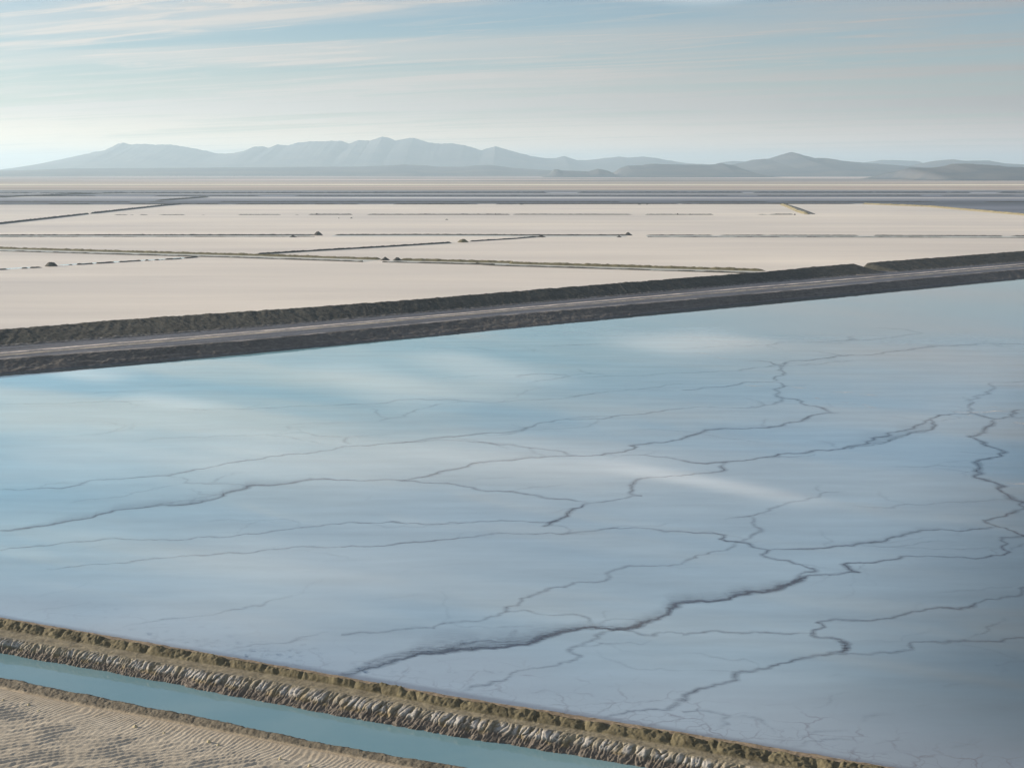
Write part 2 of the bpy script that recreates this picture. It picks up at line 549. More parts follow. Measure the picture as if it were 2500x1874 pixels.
M_road, gm = new_mat('causeway_surface')
p = geo_pos(gm)
base = attr(gm, 'alb', True)
n = gm.noise(p, 0.35, 8.0, 0.7)
k = gm.remap(n, 0.3, 0.7, 0.7, 1.3)
c = gm.vmath('MULTIPLY', base, gm.comb(k, k, k))
b = gm.n('ShaderNodeBump', ins={'Strength': 0.3, 'Distance': 0.4, 'Height': gm.noise(p, 1.2, 6.0, 0.7)})
s = gm.n('ShaderNodeBsdfPrincipled', ins={'Base Color': c, 'Roughness': 0.85, 'Normal': b.outputs[0], 'Specular IOR Level': 0.3})
finish(gm, s.outputs[0])


# ------------------------------------------------------------------ axes and rails
def rail(k, pts, z, o, e, n):
    """traced line -> (s, offset, z) of a polyline relative to an axis"""
    q = crop(k, pts) if isinstance(k, str) else pts
    xs = np.linspace(q[0][0], q[-1][0], 60)
    ys = np.interp(xs, [a for a, _ in q], [b for _, b in q])
    zz = np.interp(xs, [q[0][0], q[-1][0]], z) if isinstance(z, (tuple, list)) else np.full(xs.shape, z)
    w = G(xs, ys, zz)[:, :2] - o
    return w @ e, w @ n, zz


def lin(s, so, oo):
    """interpolate, extending both ends along a fitted straight trend"""
    v = np.interp(s, so, oo)
    m = np.polyfit(so, oo, 1)
    sl = np.where(s < so[0], (s - so[0]) * m[0], 0) + np.where(s > so[-1], (s - so[-1]) * m[0], 0)
    return v + sl


# ================= lower dike =================
O = A0
def lrail(pts, z):
    return rail(None, pts, z, O, LE, LN)

R_far = lrail(LOW_FAR, 0.0)
R_crest = lrail([(0, 1510), (400, 1579), (800, 1649), (1100, 1702), (1500, 1766), (1950, 1841), (2150, 1874)], 1.9)
R_foot = lrail([(0, 1536), (400, 1604), (800, 1668), (1100, 1729), (1500, 1795), (1900, 1868)], 0.6)
R_top = lrail([(0, 1555), (400, 1619), (800, 1686), (1100, 1740), (1500, 1807), (1850, 1874)], 0.45)
R_wat = lrail([(0, 1591), (400, 1664), (800, 1740), (1100, 1793), (1500, 1860), (1600, 1877)], -2.2)
R_ncr = lrail([(0, 1655), (181, 1690.6), (400, 1735), (800, 1815), (1141, 1877)], -0.5)
R_nft = lrail([(0, 1677), (181, 1716), (400, 1756), (800, 1834), (1000, 1874)], -1.4)

ds = 0.16
S = np.arange(-70.0, L_LEN + 60.0, ds)


def off(r, s=S):
    return lin(s, r[0], r[1])


o_far, o_cr, o_ft, o_tp, o_wt, o_nc, o_nf = [off(r) for r in (R_far, R_crest, R_foot, R_top, R_wat, R_ncr, R_nft)]
und = fbm(S / 9.0, S * 0, 3, 3)
und2 = fbm(S / 3.2, S * 0 + 5, 7, 2)


def loft(rails, ns):
    """rails: list of (offset array, z array); ns: subdivisions per strip"""
    Os, Zs, T = [], [], []
    for i, n in enumerate(ns):
        (o0, z0), (o1, z1) = rails[i], rails[i + 1]
        tt = np.linspace(0, 1, n, endpoint=(i == len(ns) - 1))
        for t in tt:
            Os.append(o0 * (1 - t) + o1 * t)
            Zs.append(z0 * (1 - t) + z1 * t)
            T.append(i + t)
    return np.stack(Os, 1), np.stack(Zs, 1), np.array(T)


def world_of(Sg, Og, Zg, o=None, e=None, n=None):
    o = O if o is None else o
    e = LE if e is None else e
    n = LN if n is None else n
    return np.stack([o[0] + Sg * e[0] + Og * n[0], o[1] + Sg * e[1] + Og * n[1], Zg], -1)


one = np.ones_like(S)
wat_j = o_wt + 0.35 * fbm(S / 4.0, S * 0, 21, 3) + 0.5 * fbm(S / 17.0, S * 0, 22, 2)
crest_o = o_cr + 0.5 * fbm(S / 7.0, S * 0, 23, 3)
hc = 1.9 + 0.35 * und + 0.18 * und2
scal_u = (S + 2.5 * fbm(S / 14, S * 0, 32, 2)) / 7.5
saddle = sm(np.abs(((S + 9 * fbm(S / 40, S * 0, 31, 2)) % 11.0) - 5.5), 4.6, 5.5)
hc = hc - 0.55 * saddle
rails = [(wat_j - 1.2, -3.4 * one), (wat_j, -2.25 * one), (o_tp, 0.45 * one), (o_ft, 0.6 * one), (crest_o, hc),
         (crest_o + 2.6, 0.55 * one), (o_far - 0.9, 0.42 * one), (o_far + 0.25, 0.0 * one), (o_far + 2.5, -0.8 * one)]
nsub = [5, 44, 26, 34, 14, 10, 8, 3]
Og, Zg, T = loft(rails, nsub)
Sg = np.repeat(S[:, None], Og.shape[1], 1)
Tg = np.repeat(T[None, :], Og.shape[0], 0)
# salt bank: pillow-like flutes
tb = np.clip(Tg - 1, 0, 1)                       # 0 at the water, 1 at the top
inb = sm(Tg, 0.7, 1.05) * (1 - 0.7 * sm(Tg, 1.95, 2.1)) * (1 - sm(Tg, 2.3, 2.8))
size1 = 0.78 + 0.45 * vnoise(S / 12.0, S * 0, 41) + 0.40 * sm(S, 50, 150)
size = size1[:, None]
csum = np.cumsum(ds / size1)[:, None]
ws_ = 0.75 * fbm(Sg / 2.2, Tg * 1.5, 42, 3) - np.clip(Tg - 1, 0, 1.6) * 1.1
wu_ = csum + ws_ / size
f1, f2, cid = worley(wu_, (Tg - 1) * 0.72 + 0.3 * fbm(Sg / 6, Sg * 0, 44, 2), 45)
pill = np.clip(1 - (f1 / 0.75) ** 2, 0, 1) ** 0.5
g1, g2, _ = worley(wu_ * 3.0, (Tg - 1) * 2.6, 48)
pill2 = np.clip(1 - (g1 / 0.7) ** 2, 0, 1) ** 0.6
gap = sm(f2 - f1, 0.0, 0.16)
cap = sm(tb, 0.40, 0.62) * (1 - 0.75 * sm(tb, 0.80, 0.98)) * (1 - sm(Tg, 2.05, 2.4))
clus = 0.40 + 1.1 * vnoise(Sg / 6.0, Tg * 0.7, 57)
bulge = clus * (0.16 + 0.30 * cap) * pill * (0.6 + 0.8 * cid) * gap + 0.16 * pill2 + 0.11 * fbm(Sg / 0.6, Og / 0.6, 50, 3)
gul = np.clip(1 - np.abs(np.sin((wu_ + 0.5 * fbm(Sg / 1.5, Tg, 54, 2)) * math.pi / 0.42)) * 1.6, 0, 1) * (1 - sm(tb, .35, .75))
bulge = bulge - 0.16 * gul
Og = Og - bulge * inb * 0.95
Zg = Zg + bulge * inb * 0.55
# spoil ridge: slumped faces and grit
inr = sm(Tg, 2.95, 3.35) * (1 - sm(Tg, 4.6, 5.2))
rn = ridged((Sg + 0.5 * Og) / 3.2, Og / 6.0, 60, 3) - 0.5
rf = fbm(Sg / 0.9, Og / 0.9, 63, 3)
fa, fb, fi = worley((Sg + 0.7 * Og) / 4.5, Og / 7.0, 65)
Zg = Zg + inr * (0.06 * rn + 0.24 * rf + 0.12 * fbm((0.8 * Sg + 0.6 * Og) / 2.3, (0.8 * Og - 0.6 * Sg) / 2.3, 69, 3) + 0.35 * fbm((Sg + 0.9 * Og) / 4.0, Og / 6, 68, 4))
lob = (Sg + 0.55 * (Og - o_ft[:, None]) + 7.0 * fbm(Sg / 16, Og / 30, 32, 3)) / 7.0
lobf = lob - np.floor(lob)
lobr = hsh(np.floor(lob), np.floor(lob) * 0, 33)
scal = np.clip(1 - (2 * lobf - 1) ** 2, 0, 1) ** 0.8
Zg = Zg + inr * (scal - 0.7) * (0.08 + 0.36 * lobr)
Zg = Zg + inr * 0.07 * fbm(Sg / 0.45, Og / 0.45, 73, 2)
Og = Og - inr * (scal - 0.5) * 0.3 * (0.3 + lobr) + inr * 0.2 * fbm(Sg / 2, Og / 2, 66, 3)
# bench and everything else
inx = sm(Tg, 1.9, 2.3)
Zg = Zg + inx * 0.05 * fbm(Sg / 0.5, Og / 0.5, 70, 3) + 0.06 * fbm(Sg / 3, Og / 3, 71, 3) * inx
bank = sm(Tg, 5, 6) * (1 - sm(Tg, 6.8, 7.4))
Og = Og + bank * 0.35 * fbm(Sg / 2.2, Sg * 0, 72, 3)
P = world_of(Sg, Og, Zg)
# albedo
n_a = fbm(Sg / 5, Og / 5, 80, 4)[..., None]
n_b = fbm(Sg / 0.8, Og / 0.8, 81, 3)[..., None]
ol = np.array([0.125, 0.112, 0.07]) * (1 + 0.25 * n_a + 0.25 * n_b)
be = np.array([0.235, 0.21, 0.15]) * (1 + 0.12 * n_a + 0.18 * n_b)
br_ = np.array([0.13, 0.115, 0.10]) * (1 + 0.2 * n_b)
wh = np.array([0.36, 0.355, 0.345]) * (1 + 0.06 * n_b)
och = np.array([0.28, 0.215, 0.09]) * (1 + 0.2 * n_b)
wr = sm(Tg, 2.92, 3.15)[..., None]
wp = (sm(Tg, 4.5, 5.0))[..., None]
alb = be * (1 - wr) + ol * wr
alb = alb * (1 - wp) + np.array([0.27, 0.215, 0.15]) * (1 + 0.4 * n_b) * wp
patch = sm(fbm(Sg / 2.0, Sg * 0, 90, 2) + 0.35 * fbm(Sg / 14, Sg * 0, 92, 2), -0.28, 0.12)
saltm = (cap * sm(pill * gap, 0.30, 0.62) * (0.25 + 0.75 * patch) * sm(pill2 + 0.2 * n_b[..., 0], 0.05, 0.35))[..., None]
lower = (1 - sm(Tg, 1.35, 1.85))[..., None]
bankc = be * (1 - lower) + br_ * lower
ochm = (sm(fbm(Sg / 1.6, Tg * 2, 95, 3), 0.05, 0.4) * sm(tb, 0.2, 0.4) * (1 - sm(tb, 0.7, 0.95)))[..., None]
bankc = bankc * (1 - 0.4 * ochm) + och * 0.4 * ochm
bankc = bankc * (1 - saltm) + wh * saltm
wb = (1 - sm(Tg, 2.1, 2.5))[..., None]
alb = alb * (1 - wb) + bankc * wb
saltline = (np.exp(-((Tg - 6.6) / 0.25) ** 2) * sm(fbm(Sg / 3, Sg * 0, 97, 3), 0.0, 0.3))[..., None]
alb = np.clip(alb * (1 - saltline) + 0.5 * saltline, 0.03, 0.85)

i1 = int(np.searchsorted(T, 2.2))
i2 = int(np.searchsorted(T, 3.0))
i3 = int(np.searchsorted(T, 5.0))
dike = empty('dike', (*O, 0.0), 'low earth dike with white salt-fluted bank between the turquoise canal and the pale blue pond', 'dike')


def rel(P):
    return P - np.array([O[0], O[1], 0.0])


for nm, a, b, mt, lab in (('salt_bank', 0, i1 + 1, M_salted, 'white knobbly salt crust on fluted brown bank'), ('bench', i1, i2 + 1, M_earth, None),
                          ('spoil_ridge', i2, i3 + 1, M_earth, 'olive brown heaped earth'), ('shore', i3, P.shape[1], M_earth, None)):
    o = link(nm, grid_mesh(nm, rel(P[:, a:b]), [mt], {'alb': alb[:, a:b]}, flip=not up_facing(P[:, a + 3:b])), dike)
    if lab:
        o['label'] = lab

# near ridge along the canal
hn = -0.5 + 0.16 * fbm(S / 8, S * 0, 101, 3)
nc = o_nc + 0.5 * fbm(S / 8, S * 0, 102, 3)
rails = [(o_nf - 1.0, -1.75 * one), (o_nf + 0.2 * und, -1.38 * one), (nc, hn), (nc + 1.0, hn - 0.35), (nc + 4.0, -3.2 * one)]
Og, Zg, T = loft(rails, [4, 30, 6, 12])
Sg = np.repeat(S[:, None], Og.shape[1], 1)
Tg = np.repeat(T[None, :], Og.shape[0], 0)
env = sm(Tg, 0.8, 1.2) * (1 - sm(Tg, 3.2, 4.0))
Zg = Zg + env * (0.22 * (ridged((Sg + 0.8 * Og) / 4.5, Og / 7, 110, 2) - 0.5) + 0.12 * fbm(Sg / 0.7, Og / 0.7, 111, 3) + 0.05 * fbm(Sg / 0.3, Og / 0.3, 112, 2))
Pn = world_of(Sg, Og, Zg)
nb = fbm(Sg / 0.6, Og / 0.6, 113, 3)[..., None]
alb = np.array([0.15, 0.135, 0.105]) * (1 + 0.3 * nb)
fo = (1 - sm(Tg, 0.9, 1.25))[..., None]
alb = alb * (1 - fo) + np.array([0.37, 0.315, 0.235]) * fo
link('earth_berm', grid_mesh('earth_berm', Pn, [M_earth], {'alb': alb}, flip=not up_facing(Pn)),
     label='rounded grey-brown berm between the turquoise canal and the rippled sand', cat='berm')

# canal water
Cw = np.stack([world_of(S[::40], o_wt[::40] + 1.2, -2.2 + 0 * S[::40]), world_of(S[::40], o_nc[::40] + 0.4, -2.2 + 0 * S[::40])], 1)
link('canal_water', grid_mesh('canal_water', Cw, [M_canal], flip=not up_facing(Cw)), kind='structure')

# rippled sand
U = np.arange(-70.0, 150.0, 0.19)
V = np.concatenate([np.arange(-78.0, 0.0, 0.19), [0.0]])
of_n = lin(U, R_nft[0], R_nft[1])
Ug, Vg = np.meshgrid(U, V, indexing='ij')
Og = of_n[:, None] + Vg + 0.3
PX = O[0] + Ug * LE[0] + Og * LN[0]
PY = O[1] + Ug * LE[1] + Og * LN[1]
dist = -Vg
wx = PX + 2.2 * fbm(PX / 11, PY / 11, 120, 3)
wy = PY + 2.0 * fbm(PX / 9, PY / 7, 124, 3) + 0.30 * fbm(PX / 1.6, PY / 1.6, 126, 2)
# broad ripples: crests run a little away from the viewer to the right
ph1 = (-0.34 * wx + 0.94 * wy) / 1.6
# fine ripples beside the berm, crests steeper
ph2 = (-0.86 * wx + 0.42 * wy) / 0.9


def rip(ph):
    t = ph - np.floor(ph)
    return np.where(t < 0.68, sm(t, 0, 0.68), 1 - sm(t, 0.68, 1.0))


blend = sm(dist + 5 * fbm(PX / 14, PY / 14, 128, 3), 4, 12)
br1 = 0.5 + 0.5 * sm(fbm(PX / 6.0, PY / 3.0, 130, 3), -0.35, 0.25)
amp1 = 0.27 * br1 * (0.85 + 0.3 * sm(fbm(PX / 20, PY / 20, 131, 2), -0.4, 0.4))
h = blend * amp1 * rip(ph1) + (1 - 0.6 * blend) * 0.08 * rip(ph2)
h += 0.045 * fbm(PX / 9, PY / 9, 132, 3) + 0.04 * fbm(PX / 1.1, PY / 1.1, 133, 3) + 0.015 * fbm(PX / .4, PY / .4, 134, 2)
h *= sm(dist, -0.5, 3.0) * 0.9 + 0.1
Zs = -1.40 + h - 0.25 * (1 - sm(dist, 0.0, 1.0))
Psd = np.stack([PX, PY, Zs], -1)
nb = fbm(PX / 2, PY / 2, 135, 3)[..., None]
dk = sm(fbm(PX / 10, PY / 10, 137, 4) + (dist[...] - 55) / 40, 0.35, 0.8)[..., None]
alb = np.array([0.45, 0.41, 0.335]) * (1 + 0.06 * nb)
fr = (1 - sm(dist + 2 * nb[..., 0], 1.0, 6.0))[..., None]
alb = alb * (1 - 0.35 * fr) + np.array([0.36, 0.29, 0.20]) * 0.35 * fr
alb = alb * (1 - 0.5 * dk) + np.array([0.22, 0.20, 0.17]) * 0.5 * dk
link('sand_ground', grid_mesh('sand_ground', Psd, [M_sand], {'alb': alb}, flip=not up_facing(Psd)), kind='structure')
# plain sand around and behind the camera
q = [(-3000, -3000), (3000, -3000)]
e3, n3 = LE, LN
fr0 = float(of_n.mean()) - 60.0
B = []
for s_ in (-4000.0, 4000.0):
    for o_ in (-4000.0, fr0 - 2.0):
        B.append((O[0] + s_ * e3[0] + o_ * n3[0], O[1] + s_ * e3[1] + o_ * n3[1], -1.75))
me = mesh_np('sand', B, [(0, 2, 3, 1)], [M_sand], {'alb': np.tile([0.42, 0.35, 0.26], (4, 1))})
link('sand', me, kind='structure')

# ================= middle causeway =================
def mrail(pts, z):
    return rail(None, pts, z, MO, ME, MN)


def DE(d, e):
    return crop('D', d) + crop('E', e)


Q_wat = mrail(Wl, 0.0)
Q_edge = mrail(DE([(0, 579), (1106, 494), (2212, 386)], [(1106, 291), (2212, 189)]), (4.4, 4.9))
Q_foot = mrail(DE([(0, 521), (1106, 438), (2212, 342)], [(1106, 246), (2212, 156)]), (4.8, 5.4))
Q_cr = mrail(DE([(0, 452), (500, 410), (1106, 369), (1700, 328), (2212, 286)], [(500, 246), (1106, 200), (1300, 180), (2212, 111)]), (10.4, 12.6))
Q_t1 = mrail(DE([(0, 549), (1106, 458), (2212, 359)], [(1106, 262), (2212, 166)]), (4.7, 5.2))
Q_t2 = mrail(DE([(0, 560), (1106, 466), (2212, 367)], [(1106, 272), (2212, 174)]), (4.6, 5.1))
ds2 = 0.6
S2 = np.arange(-160.0, M_LEN + 260.0, ds2)


def o2(r):
    return lin(S2, r[0], r[1])


def z2(r):
    return np.interp(S2, r[0], r[2])


one2 = np.ones_like(S2)
ow = o2(Q_wat) + 0.7 * fbm(S2 / 14, S2 * 0, 201, 4)
oe, of_, oc = o2(Q_edge) + 0.8 * fbm(S2 / 10, S2 * 0, 202, 4), o2(Q_foot), o2(Q_cr)
rails = [(ow - 4, -1.2 * one2), (ow, 0.0 * one2), (ow + 2.2, 0.45 * one2), (ow * .45 + oe * .55, 0.52 * z2(Q_edge)), (oe, z2(Q_edge)), (of_ + 1.0, z2(Q_foot)), (of_ + 14.0, z2(Q_foot) + 0.2), (of_ + 34, -1.0 * one2)]
Og, Zg, T = loft(rails, [3, 5, 12, 14, 90, 8, 6])
Sg = np.repeat(S2[:, None], Og.shape[1], 1)
Tg = np.repeat(T[None, :], Og.shape[0], 0)
sl_ = sm(Tg, 0.9, 1.3) * (1 - sm(Tg, 3.9, 4.1))
Zg = Zg + sl_ * (0.35 * fbm(Sg / 6, Og / 4, 210, 4) + 0.22 * fbm(Sg / 1.6, Og / 1.6, 211, 3) - 0.35 * ridged((Sg - Og) / 7, Og / 9, 212, 2) + 0.2)
# low windrows running along the top (furrowed road surface)
top = sm(Tg, 4.0, 4.06) * (1 - sm(Tg, 4.97, 5.0))
wr_ = fbm(Og / 1.8 + 0.2 * fbm(Sg / 30, Sg * 0, 214, 2), Sg / 160.0, 213, 3)
Zg = Zg + top * (0.16 * wr_ + 0.05 * fbm(Sg / 1.5, Og / 1.0, 215, 3))
Pm = world_of(Sg, Og, Zg, MO, ME, MN)
nb = fbm(Sg / 1.5, Og / 1.5, 216, 3)[..., None]
na = fbm(Sg / 12, Og / 6, 217, 3)[..., None]
streak = fbm(Sg / 90, Og / 1.6, 218, 4)[..., None]
grs = np.array([0.10, 0.113, 0.137]) * (1 + 0.8 * streak + 0.15 * nb)
slope = np.array([0.115, 0.107, 0.095]) * (1 + 0.25 * na + 0.25 * nb)
wt = sm(Tg, 4.0, 4.08)[..., None]
alb = slope * (1 - wt) + grs * wt
shore = (1 - sm(Tg, 1.0, 2.1))[..., None]
alb = alb * (1 - shore) + np.array([0.13, 0.125, 0.13]) * (1 + 0.4 * nb) * shore
o1_, o2_ = o2(Q_t1)[:, None], o2(Q_t2)[:, None]
for oo, wd, colr, st in ((o1_, 2.4, (0.80, 0.72, 0.64), 1.0), (o2_, 2.0, (0.62, 0.54, 0.40), 0.95)):
    m = np.exp(-(np.abs(Og - oo - 0.9 * fbm(Sg / 25, Sg * 0, 220, 4)) / wd) ** 2.5) * wt[..., 0] * (0.30 + 0.70 * sm(fbm(Sg / 9, Og / 0.9, 221, 4), -0.25, 0.2)) * st
    alb = alb * (1 - m[..., None]) + np.array(colr) * m[..., None]
# thin pale crust line on the slope break and mid-slope
for tt, st in ((4.02, 0.55), (2.5, 0.25)):
    m = np.exp(-((Tg - tt) / 0.05) ** 2) * sm(fbm(Sg / 16, Sg * 0, 222, 3), -0.2, 0.3) * st
    alb = alb * (1 - m[..., None]) + np.array([0.42, 0.39, 0.37]) * m[..., None]
alb = np.clip(alb, 0.03, 0.9)
ca = empty('causeway', (*MO, 0.0), 'long dark earth causeway carrying two pale wheel tracks above the mirror-smooth blue pond', 'causeway')


def relm(P):
    return P - np.array([MO[0], MO[1], 0.0])


ic = int(np.searchsorted(T, 4.0))
link('side_slope', grid_mesh('side_slope', relm(Pm[:, :ic + 1]), [M_road], {'alb': alb[:, :ic + 1]}, flip=not up_facing(Pm[:, 3:])), ca)
link('roadway', grid_mesh('roadway', relm(Pm[:, ic:]), [M_road], {'alb': alb[:, ic:]}, flip=not up_facing(Pm[:, ic:])), ca)


def big_berm(s0, s1, name, label, seed):
    s = np.arange(s0, s1, 0.6)
    a = np.ones_like(s)
    of2, oc2 = lin(s, Q_foot[0], Q_foot[1]), lin(s, Q_cr[0], Q_cr[1])
    zf, zc_ = np.interp(s, Q_foot[0], Q_foot[2]), np.interp(s, Q_cr[0], Q_cr[2])
    end = sm(s, s0, s0 + 13) * (1 - sm(s, s1 - 13, s1))
    zc_ = zf + (zc_ - zf) * (0.02 + 0.98 * end ** 0.7) + 0.35 * fbm(s / 5, s * 0, seed, 4) * end
    wfoot = (oc2 - of2)
    of3 = of2 + (1 - end) * wfoot * 0.5
    rails = [(of3 - 4.5, zf - 0.5 * a), (of3 - 3.5, zf + 0.12 * a), (of3 + 0.5, zf + 0.7 * end), (oc2, zc_), (oc2 + 2.0 * (0.2 + end), zc_ * (0.98 * a)), (oc2 + 2 + 15 * (0.35 + 0.65 * end), -0.8 * a)]
    Og, Zg, T = loft(rails, [3, 8, 26, 6, 20])
    Sg = np.repeat(s[:, None], Og.shape[1], 1)
    Tg = np.repeat(T[None, :], Og.shape[0], 0)
    ev = sm(Tg, 0.9, 1.6) * (1 - sm(Tg, 4.7, 5.0)) * (0.2 + 0.8 * end[:, None])
    Zg = Zg + ev * (0.45 * (ridged((Sg - 0.6 * Og) / 7.0, Og / 30, seed + 1, 3) - 0.55) + 0.20 * fbm(Sg / 1.8, Og / 1.8, seed + 4, 3) + 0.12 * fbm(Sg / .9, Og / .9, seed + 5, 2))
    Og = Og - ev * 0.5 * fbm(Sg / 3.5, Tg * 2, seed + 6, 3)
    Pb = world_of(Sg, Og, Zg, MO, ME, MN)
    nb = fbm(Sg / 1.2, Og / 1.2, seed + 7, 3)[..., None]
    na = fbm(Sg / 9, Og / 5, seed + 8, 3)[..., None]
    alb = np.array([0.066, 0.066, 0.056]) * (1 + 0.3 * na + 0.3 * nb)
    ft = (1 - sm(Tg, 1.2, 2.1))[..., None]
    alb = alb * (1 - ft) + np.array([0.14, 0.135, 0.13]) * (1 + 0.3 * nb) * ft
    # crumbs of pale crust along the foot
    cr = (sm(fbm(Sg / 2.2, Og / 1.0, seed + 9, 3), 0.18, 0.4) * (1 - sm(Tg, 1.6, 2.3)))[..., None]
    alb = np.clip(alb * (1 - .5 * cr) + 0.38 * .5 * cr, .03, .9)
    link(name, grid_mesh(name, Pb, [M_earth], {'alb': alb}, flip=not up_facing(Pb)), label=label, cat='berm')


gap_s = float(np.interp(1985, np.linspace(Wl[0][0], Wl[-1][0], 60), Q_cr[0]))
# position of the gap along the axis from the crest rail
cr_pts = DE([(0, 452), (2212, 286)], [(1300, 180)])
gq = G(1986.0, 652.0, 6.0)[:2] - MO
gap_s = float(gq @ ME)
big_berm(-160.0, gap_s + 3.0, 'earth_berm', 'very long dark earth berm along the far edge of the causeway, ending at the gap', 300)
big_berm(gap_s + 5.0, M_LEN + 260.0, 'earth_berm', 'dark causeway berm beyond the gap where a pale path crosses', 340)

# path through the gap, curving down to the road
pp = [(1986, 652, 5.6), (2010, 661, 5.6), (2050, 668, 5.5), (2100, 672, 5.5), (2150, 673, 5.45)]
pw_ = np.array([G(a, b, c) for a, b, c in pp])
tq = np.linspace(0, 4, 60)
pc = np.stack([np.interp(tq, range(5), pw_[:, i]) for i in range(3)], 1)
pc[:, 0:2] += 0
tan_ = np.gradient(pc[:, :2], axis=0)
tan_ /= np.linalg.norm(tan_, axis=1)[:, None]
nrm = np.stack([-tan_[:, 1], tan_[:, 0]], 1)
wdt = 1.6
Pp = np.stack([np.concatenate([pc[:, :2] + nrm * k * wdt, pc[:, 2:] + (0.25 if k == 0 else 0.15)], 1) for k in (-1, 0, 1)], 1)
alb = np.tile([0.42, 0.36, 0.28], (Pp.shape[0], 3, 1))
link('dirt_path', grid_mesh('dirt_path', Pp, [M_road], {'alb': alb}, flip=not up_facing(Pp)), kind='structure')

# ================= the brine pond with its cracks =================
def ax(o, e, n, s, off_):
    return (o[0] + s * e[0] + off_ * n[0], o[1] + s * e[1] + off_ * n[1], 0.0)


pond_pts = [ax(O, LE, LN, -70, -2.0), ax(O, LE, LN, 4000, -2.0), ax(MO, ME, MN, 4000, 1.5), ax(MO, ME, MN, -158, 1.5)]
CO = [np.array(pond_pts, float)]
CQ = [np.array([[0, 1, 2, 3]])]
CAl = [np.zeros(4)]
CM = [np.zeros(1, int)]
cbase = 4
rng = np.random.RandomState(5)


def fract(pts, it, amp):
    p = pts
    for i in range(it):
        d = p[1:] - p[:-1]
        L = np.linalg.norm(d, axis=1, keepdims=True)
        nrm = np.stack([-d[:, 1], d[:, 0]], 1) / np.maximum(L, 1e-6)
        mid = (p[1:] + p[:-1]) / 2 + nrm * (rng.rand(len(d), 1) - 0.5) * 2 * amp * np.minimum(L, 12.0)
        q = np.empty((len(p) + len(mid), 2))
        q[0::2] = p
        q[1::2] = mid
        p = q
        amp *= 0.93
    return p


ncrack = 0


